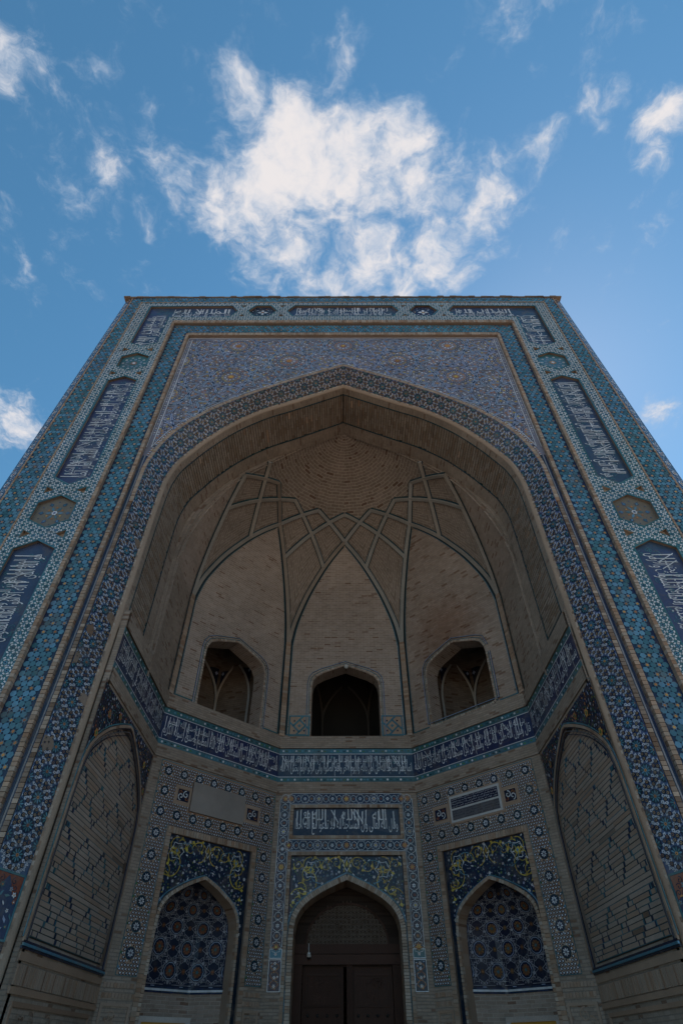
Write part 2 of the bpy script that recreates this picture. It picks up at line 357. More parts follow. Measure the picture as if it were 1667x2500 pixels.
def box(mb, c, hx, hy, hz, m, ax=None):
    X, Y, Z = ax or (V((1, 0, 0)), V((0, 1, 0)), V((0, 0, 1))); c = V(c)
    P = lambda i, j, k: c + X * hx * i + Y * hy * j + Z * hz * k
    for q in (((-1,-1,-1),(-1,1,-1),(1,1,-1),(1,-1,-1)), ((-1,-1,1),(1,-1,1),(1,1,1),(-1,1,1)), ((-1,-1,-1),(1,-1,-1),(1,-1,1),(-1,-1,1)),
              ((1,1,-1),(-1,1,-1),(-1,1,1),(1,1,1)), ((-1,1,-1),(-1,-1,-1),(-1,-1,1),(-1,1,1)), ((1,-1,-1),(1,1,-1),(1,1,1),(1,-1,1))):
        mb.face([P(*a) for a in q], m)
def tile_mesh(name, polys):
    """shared mesh of one tile: polys = (pts2, h, material, thickness) in local xy, z out"""
    S = Func(lambda a, t: V((a, t, 0))); S.at = lambda a, t, h=0: V((a, t, h)); mb = MB()
    for pts, h, m, th in polys: piece(mb, S, pts, h, m, th)
    return mb.mesh(name)
COUNT = {}
def one(name, me, parent, S, a, t, h=0.0, ang=0.0, cap=300):
    """an individual piece of its own; False once the limit for that name is used up"""
    if COUNT.get(name, 0) >= cap: return None
    COUNT[name] = COUNT.get(name, 0) + 1
    return link(name, me, parent, mat=S.frame(a, t, h, ang))

# ------------------------------------------------------------------ lettering
def _forms():
    d = {}
    for cp in list(range(0xFE80, 0xFEFD)):
        dec = unicodedata.decomposition(chr(cp)).split()
        if len(dec) >= 2: d[(tuple(int(x, 16) for x in dec[1:]), dec[0].strip('<>'))] = chr(cp)
    return d
FORMS = _forms()
def shape(txt):
    """arabic letters to their joined forms, in left-to-right drawing order"""
    cps = []; i = 0
    while i < len(txt):
        if txt[i] == '\u0644' and i + 1 < len(txt) and txt[i + 1] in '\u0627\u0623\u0625\u0622': cps.append((0x644, ord(txt[i + 1]))); i += 2
        else: cps.append((ord(txt[i]),)); i += 1
    has = lambda c, f: (c, f) in FORMS
    out = ''
    for i, c in enumerate(cps):
        prev = i > 0 and (has(cps[i - 1], 'initial') or has(cps[i - 1], 'medial')) and (has(c, 'final'))
        nxt = i < len(cps) - 1 and has(c, 'initial') and has(cps[i + 1], 'final')
        f = 'medial' if prev and nxt else 'final' if prev else 'initial' if nxt else 'isolated'
        out += FORMS.get((c, f)) or FORMS.get((c, 'isolated')) or ''.join(chr(x) for x in c)
    return out[::-1]
_cache = {}
def text_tris(txt):
    if txt in _cache: return _cache[txt]
    cu = bpy.data.curves.new('lettering', 'FONT'); cu.body = shape(txt); cu.resolution_u = 2
    o = bpy.data.objects.new('lettering', cu); col.objects.link(o)
    dg = bpy.context.evaluated_depsgraph_get(); dg.update()
    me = bpy.data.meshes.new_from_object(o.evaluated_get(dg))
    vs_ = [(v.co.x, v.co.y) for v in me.vertices]; fs = [tuple(p.vertices) for p in me.polygons]
    bpy.data.objects.remove(o); bpy.data.curves.remove(cu); bpy.data.meshes.remove(me)
    x0 = min(v[0] for v in vs_); x1 = max(v[0] for v in vs_); y0 = min(v[1] for v in vs_); y1 = max(v[1] for v in vs_)
    _cache[txt] = ([((x - x0) / (x1 - x0), (y - y0) / (y1 - y0)) for x, y in vs_], fs); return _cache[txt]
def lettering(mb, S, txt, a0, t0, a1, t1, h, m='white_glaze', rot=None):
    """write txt into the box; rot maps local (x along, y up) to surface coordinates"""
    vs_, fs = text_tris(txt); b = len(mb.v); k = mb.mi(m)
    f = rot or (lambda x, y: (x, y))
    mb.v += [tuple(S.at(*f(a0 + (a1 - a0) * x, t0 + (t1 - t0) * y), h)) for x, y in vs_]
    for q in fs: mb.f.append(tuple(b + i for i in q)); mb.m.append(k); mb.uv.append(None)
def calligraphy(mb, S, txt, a0, t0, a1, t1, h, rot=None, m='white_glaze', tall=True, seed=1, wd=.022, txt2=None):
    """thuluth-like panel: a dense lower line, a lighter line above it, long upright shafts through both"""
    rr = random.Random(seed); H = t1 - t0; f = rot or (lambda x, y: (x, y))
    lettering(mb, S, txt, a0, t0, a1, t0 + H * .62, h, m, rot)
    if txt2: lettering(mb, S, txt2, a0 + (a1 - a0) * .03, t0 + H * .47, a1 - (a1 - a0) * .03, t0 + H * .95, h + .003, m, rot)
    if tall:
        x = a0 + .05
        while x < a1 - .05:
            for q in range(rr.choice((1, 2, 2, 3))):
                if x > a1 - .03: break
                lo = t0 + H * rr.uniform(.22, .42); hi = t0 + H * rr.uniform(.90, 1.0); ln = rr.uniform(-.012, .012)
                p = [f(x - wd * .35, lo), f(x + wd * .35, lo), f(x + wd * .6 + ln, hi), f(x - wd * .6 + ln, hi - wd)]
                if rot and area(p) < 0: p = p[::-1]
                piece(mb, S, p, h + .006, m); x += rr.uniform(.07, .11) * (wd / .022)
            x += rr.uniform(.06, .28) * (wd / .022)
        for q in range(int((a1 - a0) / .9)):                  # the long slanting strokes of kaf
            x = rr.uniform(a0 + .2, a1 - .3); lo = t0 + H * .45; hi = t0 + H * .95
            p = [f(x, lo), f(x + wd, lo), f(x - H * .3 + wd, hi), f(x - H * .3, hi)]
            if area(p) < 0: p = p[::-1]
            piece(mb, S, p, h + .008, m)

# ------------------------------------------------------------------ ground and portal root
g = MB(); GS = Func(lambda a, t: V((a, t, 0))); g.face([V((-3000, -3000, 0)), V((3000, -3000, 0)), V((3000, 3000, 0)), V((-3000, 3000, 0))], 'paving')
o = g.build('ground'); o['kind'] = 'structure'
portal = thing('mosque_portal', 'tall tiled mosque portal with a deep pointed arch, blue mosaic frame and brick half dome', 'building')
def part(name, label=None):
    o = bpy.data.objects.new(name, None); col.objects.link(o); o.parent = portal; o.empty_display_size = .1
    if label: o['label'] = label
    return o

XS, Y0, A, W = .05, 2.55, 2.07, 5.0
ZL0, ZL1 = 8.55, 8.93                                 # ledge
FR = Plane((0, 0, 0), (1, 0, 0))                       # the front, s = x
def front_at(y): return Plane((0, y, 0), (1, 0, 0))
ZT = 24.16
xo = lambda z: 9.06 + (ZT - z) * .0215                  # outer edge leans in a little
xi = lambda z: 8.74 + (ZT - z) * .0195
T1, WB0, WB1, T2a, T2b, SPX = 8.27, 8.23, 6.62, 6.53, 5.93, 5.86
ZW1, ZW0, ZT2b, ZT2a, ZSP = 23.64, 22.09, 21.84, 21.22, 21.03
D1, D2 = .085, .17                                     # the two steps inwards

# arch curves, right half, from the foot up to the apex
E_up = spline([(5.64, 12.0), (5.635, 13.35), (5.55, 13.9), (5.42, 14.4), (5.2, 14.93), (4.88, 15.45), (4.5, 15.9), (4.04, 16.37), (3.22, 17.0), (2.5, 17.47), (1.7, 17.97), (0, 18.88)], 6)
I_up = spline([(5.19, 12.0), (5.165, 13.2), (5.085, 13.75), (4.93, 14.25), (4.62, 14.78), (4.26, 15.32), (3.58, 16.13), (2.67, 16.87), (1.69, 17.41), (0, 18.37)], 6)
def resample(c, n):
    d = [0]
    for i in range(1, len(c)): d.append(d[-1] + math.dist(c[i], c[i - 1]))
    out = []; j = 0
    for k in range(n):
        x = d[-1] * k / (n - 1)
        while j < len(d) - 2 and d[j + 1] < x: j += 1
        q = (x - d[j]) / (d[j + 1] - d[j]); out.append(tuple(c[j][i] + (c[j + 1][i] - c[j][i]) * q for i in range(len(c[0]))))
    return out
def offset(c, d):
    """offset a right half-curve inwards (towards the opening)"""
    out = []
    for i, p in enumerate(c):
        a = c[max(0, i - 1)]; b = c[min(len(c) - 1, i + 1)]; tx, ty = b[0] - a[0], b[1] - a[1]; l = math.hypot(tx, ty)
        out.append((p[0] - ty / l * d, p[1] + (tx / l) * d))
    p = out[-1]; a = out[-2]                             # bring the last point back to the centre line
    k = a[0] / max(1e-6, a[0] - p[0]) if abs(a[0] - p[0]) > 1e-6 else 1
    out[-1] = (0, a[1] + (p[1] - a[1]) * k); return out
def offs(c, d): return offset(c, d) if d else c

# ------------------------------------------------------------------ patterns
def kagome(mb, S, bounds, test, a, h, par=None, capname=None, mesh=None, ang0=0.0):
    """turquoise hexagons with dark darts between them, some hexagons an ochre star"""
    a0, t0, a1, t1 = bounds; rh = a * math.sqrt(3) / 2; j = 0; t = t0
    while t < t1:
        i = 0; x = a0 + (a / 2 if j % 2 else 0)
        while x < a1:
            if test(x, t):
                sp = (j % 2 == 0) and (i % 2 == (j // 2) % 2)
                if not (capname and COUNT.get(capname, 0) < 150 and one(capname, mesh[1 if sp else 0], par, S, x, t, h - .01)):
                    hx = ngon((x, t), a * .535, 6, 0)
                    if sp:
                        piece(mb, S, star((x, t), a * .50, a * .30, 6, 0), h, 'turquoise'); piece(mb, S, star((x, t), a * .36, a * .16, 6, pi / 6), h + .003, 'ochre')
                    else: piece(mb, S, hx, h, 'turquoise', .008)
            x += a; i += 1
        t += rh; j += 1
class Pack:
    """keeps pieces from lying over each other"""
    def __init__(s, g=.06): s.g = g; s.c = {}
    def take(s, x, y, r, k=.85):
        i, j = int(x // s.g), int(y // s.g); n = int((r + .14) / s.g) + 1
        for a in range(i - n, i + n + 1):
            for b in range(j - n, j + n + 1):
                for px, py, pr in s.c.get((a, b), ()):
                    if (px - x) ** 2 + (py - y) ** 2 < ((pr + r) * k) ** 2: return False
        s.c.setdefault((i, j), []).append((x, y, r)); return True
def flowers(mb, S, bounds, test, a, h, par=None, mesh=None, capname=None):
    """teal star flowers ringed by white petals"""
    a0, t0, a1, t1 = bounds; rh = a * math.sqrt(3) / 2; j = 0; t = t0; pk = Pack(); cs = []
    while t < t1:
        x = a0 + (a / 2 if j % 2 else 0)
        while x < a1:
            cs.append((x, t)); x += a
        t += rh; j += 1
    for x, t in cs:
        if test(x, t, .06):
            pk.take(x, t, .055)
            if not (capname and COUNT.get(capname, 0) < 300 and one(capname, mesh, par, S, x, t, h - .008)):
                piece(mb, S, star((x, t), a * .27, a * .15, 8), h, 'turquoise'); piece(mb, S, ngon((x, t), a * .08, 6), h + .003, 'night')
    for x, t in cs:
        for k in range(6):
            an = k * pi / 3; c = (x + a * .37 * math.cos(an), t + a * .37 * math.sin(an))
            if test(c[0], c[1], .022):
                pk.take(c[0], c[1], .02, 0)
                piece(mb, S, xf([(-.075 * a, -.09 * a), (.0, -.15 * a), (.075 * a, -.09 * a), (.075 * a, .09 * a), (0, .15 * a), (-.075 * a, .09 * a)], c, an), h + .004, 'white_glaze', .012)
    for q in range(int((a1 - a0) * (t1 - t0) * 55)):
        c = (R.uniform(a0, a1), R.uniform(t0, t1))
        if test(c[0], c[1], .015) and pk.take(c[0], c[1], .018, .9): piece(mb, S, ngon(c, .02, 4, R.random()), h + .002, 'white_glaze' if R.random() < .6 else 'sky_glaze')
def blossoms(mb, S, bounds, test, n, seed, h, mats=('white_glaze', 'sky_glaze', 'ochre', 'teal', 'turquoise'), size=(.03, .06), gap=.085):
    rr = random.Random(seed); cells = {}
    for q in range(n * 6):
        if n <= 0: break
        p = (rr.uniform(bounds[0], bounds[2]), rr.uniform(bounds[1], bounds[3]))
        if not test(*p): continue
        k = (int(p[0] / gap), int(p[1] / gap))
        if any(math.dist(p, o_) < gap for i in (-1, 0, 1) for j in (-1, 0, 1) for o_ in cells.get((k[0] + i, k[1] + j), ())): continue
        cells.setdefault(k, []).append(p); n -= 1
        r_ = rr.uniform(*size); an = rr.uniform(0, 6); m = rr.choice(mats); hq = h + .003 * rr.random()
        if rr.random() < .5: piece(mb, S, star(p, r_, r_ * .55, 5, an), hq, m); piece(mb, S, ngon(p, r_ * .3, 5), hq + .003, 'ochre' if m != 'ochre' else 'white_glaze')
        else: piece(mb, S, xf([(-1, 0), (-.2, -.4), (1, -.1), (.3, .4)], p, an, r_ * 1.1), h + .002 * rr.random(), m)
def curl(mb, S, c, r0, turns, ang, hand, wd, h, m, n=26):
    pts = [(c[0] + r0 * (1 - i / n * .82) * math.cos(ang + hand * turns * 2 * pi * i / n), c[1] + r0 * (1 - i / n * .82) * math.sin(ang + hand * turns * 2 * pi * i / n)) for i in range(n + 1)]
    pline(mb, S, pts, wd, h, m)

# ------------------------------------------------------------------ the frame round the arch
frame = part('tile_frame', 'broad frame of turquoise and white mosaic bands with blue inscription panels')
sgn = (-1, 1)
# recess outlines in the white band
def hexv(cx, zt, sh, sl, zb, w0): return [(cx - w0, sl), (cx, zb), (cx + w0, sl), (cx + w0, sh), (cx, zt), (cx - w0, sh)]
CART = []; MEDAL = []; TRI = []
for s in sgn:
    CART.append([(s * 7.40 + d, z) for d, z in ((-.5, 12.9), (0, 12.6), (.5, 12.9), (.49, 17.8), (0, 18.065), (-.49, 17.8))])
    CART.append([(s * 7.45 + d, z) for d, z in ((-.52, 5.2), (0, 4.9), (.52, 5.2), (.52, 10.33), (0, 10.6), (-.52, 10.33))])
    L_ = [(4.2, 22.93), (4.47, 22.42), (6.84, 22.38), (6.83, 20.35), (7.32, 20.07), (7.83, 20.33), (7.79, 23.33), (4.47, 23.38)]
    CART.append([(s * x, z) for x, z in (L_ if s > 0 else L_[::-1])])
    MEDAL.append(hexv(s * 7.37, 19.62, 19.36, 18.70, 18.43, .5)); MEDAL.append(hexv(s * 7.45, 12.19, 11.9, 11.29, 11.01, .51))
    MEDAL.append([(s * 3.22 + d, z) for d, z in ((-.58, 22.94), (-.29, 22.46), (.29, 22.46), (.58, 22.94), (.29, 23.40), (-.29, 23.40))])
    for zc_ in (19.85, 18.25, 12.39, 10.81):
        for q in (-1, 1):
            p = [(s * 7.42 + q * .53, zc_ + .125), (s * 7.42 + q * .31, zc_), (s * 7.42 + q * .54, zc_ - .135)]
            TRI.append(p if area(p) > 0 else p[::-1])
    for xc_ in (4.0, 2.445):
        for q in (-1, 1):
            p = [(s * xc_ - .115, 22.93 + q * .47), (s * xc_ + .115, 22.93 + q * .47), (s * xc_, 22.93 + q * .31)]
            TRI.append(p if area(p) > 0 else p[::-1])
CART.append([(-2.24, 22.93), (-1.97, 22.46), (1.99, 22.46), (2.25, 22.93), (2.0, 23.40), (-1.95, 23.40)])
HOLES = CART + MEDAL + TRI
HB = [(min(p[0] for p in q), min(p[1] for p in q), max(p[0] for p in q), max(p[1] for p in q), q) for q in HOLES]
def in_band(x, z):
    ax = abs(x); return (WB1 < ax < WB0 and z < ZW1) or (ax < WB0 and ZW0 < z < ZW1)
def white_ok(x, z, r=.03):
    if not (in_band(x - r, z) and in_band(x + r, z) and in_band(x, z + r) and in_band(x, z - r)): return False
    for x0, z0, x1, z1, q in HB:
        if x0 - r < x < x1 + r and z0 - r < z < z1 + r:
            if any(inside((x + r * math.cos(k * pi / 4), z + r * math.sin(k * pi / 4)), q) for k in range(8)): return False
    return True
# backing slab
mb = MB()
def U(x1, z1, x0, z0, zb=0.0): return [(-x1, zb), (-x0, zb), (-x0, z0), (x0, z0), (x0, zb), (x1, zb), (x1, z1), (-x1, z1)]
o_ = [(-xi(0), 0), (-WB0 - .0, 0), (-WB0, ZW1), (WB0, ZW1), (WB0, 0), (xi(0), 0), (xi(ZT), ZT), (-xi(ZT), ZT)]
plate(mb, FR, o_, (), 0, 'mortar')
plate(mb, FR, U(WB0, ZW1, WB1, ZW0), HOLES, 0.002, 'teal')
plate(mb, FR, U(WB1, ZW0, T2a, ZT2b), (), 0, 'mortar')
ju = [(-T2a, 0), (-T2a, ZT2b), (T2a, ZT2b), (T2a, 0)]
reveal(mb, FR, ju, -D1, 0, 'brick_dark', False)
plate(mb, FR, U(T2a, ZT2b, SPX, ZSP), (), -D1, 'mortar')
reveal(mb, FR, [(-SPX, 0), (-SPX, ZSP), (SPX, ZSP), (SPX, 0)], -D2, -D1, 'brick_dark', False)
mb.build('backing_wall', frame)
mb = MB()
for s in sgn:
    a, b = sorted((s * 5.5, s * (xo(0) - .02))); plate(mb, FR, rect(a, 0, b, 2.4), (), .04, 'courses'); mb.face([FR.at(a, 2.4, .04), FR.at(b, 2.4, .04), FR.at(b, 2.4, -.2), FR.at(a, 2.4, -.2)], 'brick')
mb.build('plinth', portal)
# turquoise bands
a_ = .123
hexm = [tile_mesh('turquoise_tile', [(ngon((0, 0), a_ * .535, 6), .01, 'turquoise', .01)]),
        tile_mesh('star_tile', [(star((0, 0), a_ * .50, a_ * .30, 6), .01, 'turquoise', .008), (star((0, 0), a_ * .36, a_ * .16, 6, pi / 6), .013, 'ochre', 0)])]
tb = part('turquoise_border', 'turquoise hexagon mosaic border with dark darts and small ochre stars')
mb = MB()
in1 = lambda x, z: (abs(x) > T1 and abs(x) < xi(z) - .06) or (ZW1 + .04 < z < ZT - .12 and abs(x) < xi(z) - .06)
for p in ([(-xi(0), 0), (-T1, 0), (-T1, ZT - .05), (-xi(ZT), ZT - .05)], [(T1, 0), (xi(0), 0), (xi(ZT), ZT - .05), (T1, ZT - .05)], [(-T1, ZW1 + .02), (T1, ZW1 + .02), (T1, ZT - .05), (-T1, ZT - .05)]):
    plate(mb, FR, p, (), .004, 'navy')
S2 = front_at(D1)
for p in (rect(-T2a, 0, -T2b, ZT2b), rect(T2b, 0, T2a, ZT2b), rect(-T2b, ZT2a, T2b, ZT2b)): plate(mb, S2, p, (), .004, 'navy')
in2 = lambda x, z: (T2b + .03 < abs(x) < T2a - .03 and z < ZT2b - .03) or (ZT2a + .03 < z < ZT2b - .03 and abs(x) < T2a - .03)
kagome(mb, S2, (T2b + .02, 3.2, T2a, ZT2b), in2, a_, .014, tb, 'turquoise_tile', hexm)
COUNT['turquoise_tile'] = 0
for s_, b_ in (((-T2a + .02), -T2b),): kagome(mb, S2, (-T2a + .02, 4.0, -T2b, ZT2b), in2, a_, .014, tb, 'turquoise_tile', hexm)
kagome(mb, S2, (-T2b, ZT2a, T2b, ZT2b), in2, a_, .014)
kagome(mb, FR, (T1, 8.0, 9.2, ZT - .1), in1, a_, .014); kagome(mb, FR, (-9.2, 8.0, -T1, ZT - .1), in1, a_, .014)
kagome(mb, FR, (-T1, ZW1 + .05, T1, ZT - .1), in1, a_, .014)
for s_ in sgn:
    kagome(mb, S2, (*sorted((s_ * T2b, s_ * T2a)), 0)[:1] + (2.42,) + (sorted((s_ * T2b, s_ * T2a))[1], 3.15 if s_ > 0 else 3.95), in2, a_, .014)
    kagome(mb, FR, (min(s_ * T1, s_ * 9.2), 2.42, max(s_ * T1, s_ * 9.2), 7.95), in1, a_, .014)
mb.build('hexagon_mosaic', tb, 'stuff')
# white flower band
wb = part('flower_border', 'pale mosaic band of teal flowers ringed with white petals')
fm = tile_mesh('flower_tile', [(star((0, 0), .054, .030, 8), .008, 'turquoise', .006), (ngon((0, 0), .02, 6), .011, 'navy', 0)])
mb = MB()
for bnd in ((WB1, 5.2, WB0, ZW1), (-WB0, 5.2, -WB1, ZW1)): flowers(mb, FR, bnd, white_ok, .2, .010, wb, fm, 'flower_tile'); COUNT['flower_tile'] = 150
flowers(mb, FR, (-WB1, ZW0 + .1, WB1, ZW1), white_ok, .2, .010)
for bnd in ((WB1, 2.45, WB0, 5.12), (-WB0, 2.45, -WB1, 5.12)): flowers(mb, FR, bnd, white_ok, .2, .010)
mb.build('flower_mosaic', wb, 'stuff')
# recesses: floors, reveals, rims
DEPTH = .085
LOW = ['ومن يتق الله يجعل له مخرجا ويرزقه من حيث لا يحتسب', 'هو الله الذي لا اله الا هو الملك القدوس السلام المؤمن', 'سبح لله ما في السموات وما في الارض وهو العزيز الحكيم']
UPP = ['ومن يتوكل على الله فهو حسبه', 'المهيمن العزيز الجبار', 'له ملك السموات والارض']
for k, q in enumerate(CART):
    p = part('inscription_panel'); mb = MB(); top = k == len(CART) - 1
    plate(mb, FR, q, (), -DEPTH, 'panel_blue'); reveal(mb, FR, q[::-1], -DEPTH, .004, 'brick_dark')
    mb.build('panel_ground', p)
    mb = MB(); pline(mb, FR, q, .035, .012, 'teal', .014, True); mb.build('panel_rim', p)
    mb = MB(); s = -1 if k < 3 else 1
    x0_, x1_ = min(a[0] for a in q) + .1, max(a[0] for a in q) - .1; z0_, z1_ = min(a[1] for a in q) + .1, max(a[1] for a in q) - .1
    for i in range(int((x1_ - x0_) * (z1_ - z0_) * 14)):
        c = (R.uniform(x0_, x1_), R.uniform(z0_, z1_))
        if inside(c, q) and all(inside((c[0] + dx, c[1] + dz), q) for dx in (-.1, .1) for dz in (-.1, .1)): curl(mb, FR, c, R.uniform(.05, .1), 1.1, R.uniform(0, 6), R.choice((-1, 1)), .014, -DEPTH + .004 + .001 * R.random(), 'teal', 12)
    mb.build('arabesque_scroll', p, 'stuff'); mb = MB()
    if top: calligraphy(mb, FR, LOW[2], -1.9, 22.5, 1.92, 23.37, -DEPTH + .01, seed=3, txt2=UPP[2], wd=.03)
    else:
        kk = k % 3; cx = s * (7.40, 7.45, 0)[kk]
        z0, z1 = ((12.85, 17.85), (5.2, 10.3), (0, 0))[kk]
        hw = .43
        if s < 0: rot = lambda x, y, c=cx, z=(z0 + z1) / 2: (c - y, z + x)
        else: rot = lambda x, y, c=cx, z=(z0 + z1) / 2: (c + y, z - x)
        L2 = (z1 - z0) / 2
        if kk < 2: calligraphy(mb, FR, LOW[(k + (s > 0)) % 3] + ' ' + UPP[(k + 1) % 3], -L2 + .1, -hw, L2 - .1, hw, -DEPTH + .01, rot, seed=k + 5, txt2=UPP[(k + (s > 0)) % 3] + ' ' + LOW[(k + 2) % 3], wd=.026)
        else:
            calligraphy(mb, FR, UPP[0], *( (4.5, 22.47, 6.8, 23.25) if s > 0 else (-6.8, 22.47, -4.5, 23.25)), -DEPTH + .01, seed=k, txt2='الملك لله', wd=.028)
            if s < 0: rot = lambda x, y: (-7.32 - y, 21.45 + x)
            else: rot = lambda x, y: (7.32 + y, 21.45 - x)
            calligraphy(mb, FR, UPP[1], -1.2, -.42, 1.2, .40, -DEPTH + .01, rot, seed=k + 1, txt2='سبحان الله', wd=.026)
    mb.build('lettering', p)
for k, q in enumerate(MEDAL):
    p = part('hexagon_medallion'); mb = MB(); cx = sum(a[0] for a in q) / 6; cz = sum(a[1] for a in q) / 6
    low = cz < 14; gm = 'olive_clay' if low else 'teal' if abs(cx) > 5 else 'navy'
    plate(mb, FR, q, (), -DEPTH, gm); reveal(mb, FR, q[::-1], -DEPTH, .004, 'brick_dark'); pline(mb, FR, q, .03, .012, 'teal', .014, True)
    mb.build('medallion_ground', p)
    mb = MB(); h = -DEPTH + .008
    if low:
        for i in range(6):
            an = pi / 6 + i * pi / 3 + pi / 6
            piece(mb, FR, xf([(.06, 0), (.15, -.035), (.25, 0), (.15, .035)], (cx, cz), an), h, 'turquoise'); piece(mb, FR, xf([(.27, 0), (.33, -.06), (.42, 0), (.33, .06)], (cx, cz), an), h, 'cobalt')
            piece(mb, FR, xf([(.29, 0), (.33, -.03), (.38, 0), (.33, .03)], (cx, cz), an), h + .003, 'turquoise')
            piece(mb, FR, ngon((cx + .4 * math.cos(an + pi / 6), cz + .4 * math.sin(an + pi / 6)), .022, 6), h, 'cobalt')
            piece(mb, FR, ngon((cx + .2 * math.cos(an + pi / 6), cz + .2 * math.sin(an + pi / 6)), .03, 5), h, 'ochre')
        piece(mb, FR, star((cx, cz), .085, .06, 6), h + .004, 'white_glaze'); piece(mb, FR, ngon((cx, cz), .035, 6), h + .007, 'cobalt')
    elif gm == 'teal':
        for rr_, n_ in ((.36, 10), (.24, 10)):
            for i in range(n_):
                an = 2 * pi * i / n_ + (.3 if rr_ < .3 else 0); c = (cx + rr_ * 1.05 * math.cos(an), cz + rr_ * math.sin(an))
                piece(mb, FR, ngon(c, .045, 6), h, 'white_glaze' if rr_ > .3 else 'sky_glaze'); piece(mb, FR, ngon(c, .02, 5), h + .003, 'cobalt')
        piece(mb, FR, star((cx, cz), .15, .07, 8), h, 'ochre'); piece(mb, FR, star((cx, cz), .08, .04, 8), h + .004, 'white_glaze')
    else:
        for i in range(4):
            piece(mb, FR, xf([(.03, 0), (.11, -.07), (.22, 0), (.11, .07)], (cx, cz), i * pi / 2), h, 'white_glaze')
            piece(mb, FR, ngon((cx + .3 * math.cos(pi / 4 + i * pi / 2), cz + .27 * math.sin(pi / 4 + i * pi / 2)), .04, 5), h, 'sky_glaze')
        piece(mb, FR, ngon((cx, cz), .05, 6), h, 'ochre'); blossoms(mb, FR, (cx - .5, cz - .4, cx + .5, cz + .4), lambda x, z: inside((x, z), [(cx + (a - cx) * .85, cz + (b - cz) * .85) for a, b in q]) and math.dist((x, z), (cx, cz)) > .24, 22, k, h, size=(.02, .04))
    mb.build('star_mosaic', p)
for q in TRI:
    p = part('triangle_recess'); mb = MB(); plate(mb, FR, q, (), -.09, 'brick'); reveal(mb, FR, q[::-1], -.09, .004, 'brick'); mb.build('recess_ground', p)
# outer dark border, returning at an angle, and the building's bulk behind
ob = part('corner_border', 'narrow dark mosaic strip with white rosettes on the outer corner')
for s in sgn:
    f = lambda a, t, s=s: V((s * (xi(t) + (xo(t) - xi(t)) * a), .16 * a, t))
    S = Func(f) if s > 0 else Func(lambda a, t: V((-(xi(t) + (xo(t) - xi(t)) * (1 - a)), .16 * (1 - a), t)))
    mb = MB(); mb.face([S.at(0, 0), S.at(1, 0), S.at(1, ZT), S.at(0, ZT)], 'navy')
    z = 2.6; j = 0; rr = random.Random(2)
    while z < ZT - .1:
        c = .5
        for i in range(10):
            an = i * pi / 5; piece(mb, S, [(.5 + .16 * math.cos(an) * 1.4 + dx_, z + .065 * math.sin(an) + dz_) for dx_, dz_ in ((-.07, -.014), (.07, -.014), (.07, .014), (-.07, .014))], .006, 'white_glaze')
        piece(mb, S, ngon((.5, z), .14, 6, 0, .2), .006, 'ochre')
        for q in range(16): piece(mb, S, [(x_ + dx_, z + .2 + dz_) for x_, z_ in ((rr.uniform(.1, .9), 0),) for o2 in (rr.uniform(-.11, .11),) for dx_, dz_ in ((-.06, o2 - .012), (.06, o2 - .012), (.05, o2 + .014), (-.05, o2 + .012))], .006, rr.choice(('white_glaze', 'sky_glaze', 'ochre', 'white_glaze')))
        z += .42; j += 1
    mb.build('rosette_strip', ob, 'stuff')
mb = MB()
for s in sgn:
    q = [V((s * xo(0), .16, 0)), V((s * xo(0), 13.0, 0)), V((s * xo(ZT), 13.0, ZT)), V((s * xo(ZT), .16, ZT))]
    mb.face(q if s > 0 else q[::-1], 'courses', [(0, 0), (9, 0), (9, ZT), (0, ZT)])
mb.face([V((-xo(ZT), .1, ZT)), V((xo(ZT), .1, ZT)), V((xo(ZT), 13.0, ZT)), V((-xo(ZT), 13.0, ZT))], 'brick')
mb.face([V((xo(0), 13.0, 0)), V((-xo(0), 13.0, 0)), V((-xo(ZT), 13.0, ZT)), V((xo(ZT), 13.0, ZT))], 'courses', [(0, 0), (18, 0), (18, ZT), (0, ZT)])
mb.build('outer_wall', portal)
mb = MB(); zc0 = ZT - .08
x = -xo(ZT) - .02
while x < xo(ZT):
    l = min(.26, xo(ZT) + .02 - x); dz_ = R.choice((0, 0, 0, 0, 0, 0, -.02)); box(mb, (x + l / 2, .45 + R.uniform(-.02, .02), ZT - .02 + dz_ + R.uniform(-.005, .005)), l / 2 - .002, .5, .04, 'brick_dark'); x += l
mb.build('cornice', portal, 'stuff')

# ------------------------------------------------------------------ brick edgings: every brick a block
edge = part('brick_edging', 'raised edging of thin bricks between the mosaic bands')
ebm = {}
def brick_run(S, path, wd, h, th, pitch=.085, indiv=0, mats=('brick', 'brick_warm', 'brick'), name='edge_brick', stuff=None, gapf=.88):
    mb = stuff; d = 0
    for i in range(len(path) - 1):
        a, b = path[i], path[i + 1]; l = math.dist(a, b); n = max(1, round(l / pitch)); ux, uy = (b[0] - a[0]) / l, (b[1] - a[1]) / l
        for k in range(n):
            c = (a[0] + ux * l * (k + .5) / n, a[1] + uy * l * (k + .5) / n); hl = l / n / 2 * gapf; hw = wd / 2 * R.uniform(.94, 1.03); hh = h + R.uniform(-.005, .005)
            if indiv > 0:
                key = (round(wd, 3), round(th, 3), R.choice(mats))
                if key not in ebm: ebm[key] = tile_mesh('edge_brick', [(rect(-pitch / 2 * gapf, -wd / 2, pitch / 2 * gapf, wd / 2), 0, key[2], th)])
                if one(name, ebm[key], edge, S, c[0], c[1], hh, math.atan2(uy, ux)): indiv -= 1; continue
            piece(mb, S, [(c[0] - ux * hl + uy * hw, c[1] - uy * hl - ux * hw), (c[0] + ux * hl + uy * hw, c[1] + uy * hl - ux * hw), (c[0] + ux * hl - uy * hw, c[1] + uy * hl + ux * hw), (c[0] - ux * hl - uy * hw, c[1] - uy * hl + ux * hw)], hh, R.choice(mats), th)
mb = MB(); SP = front_at(D2)
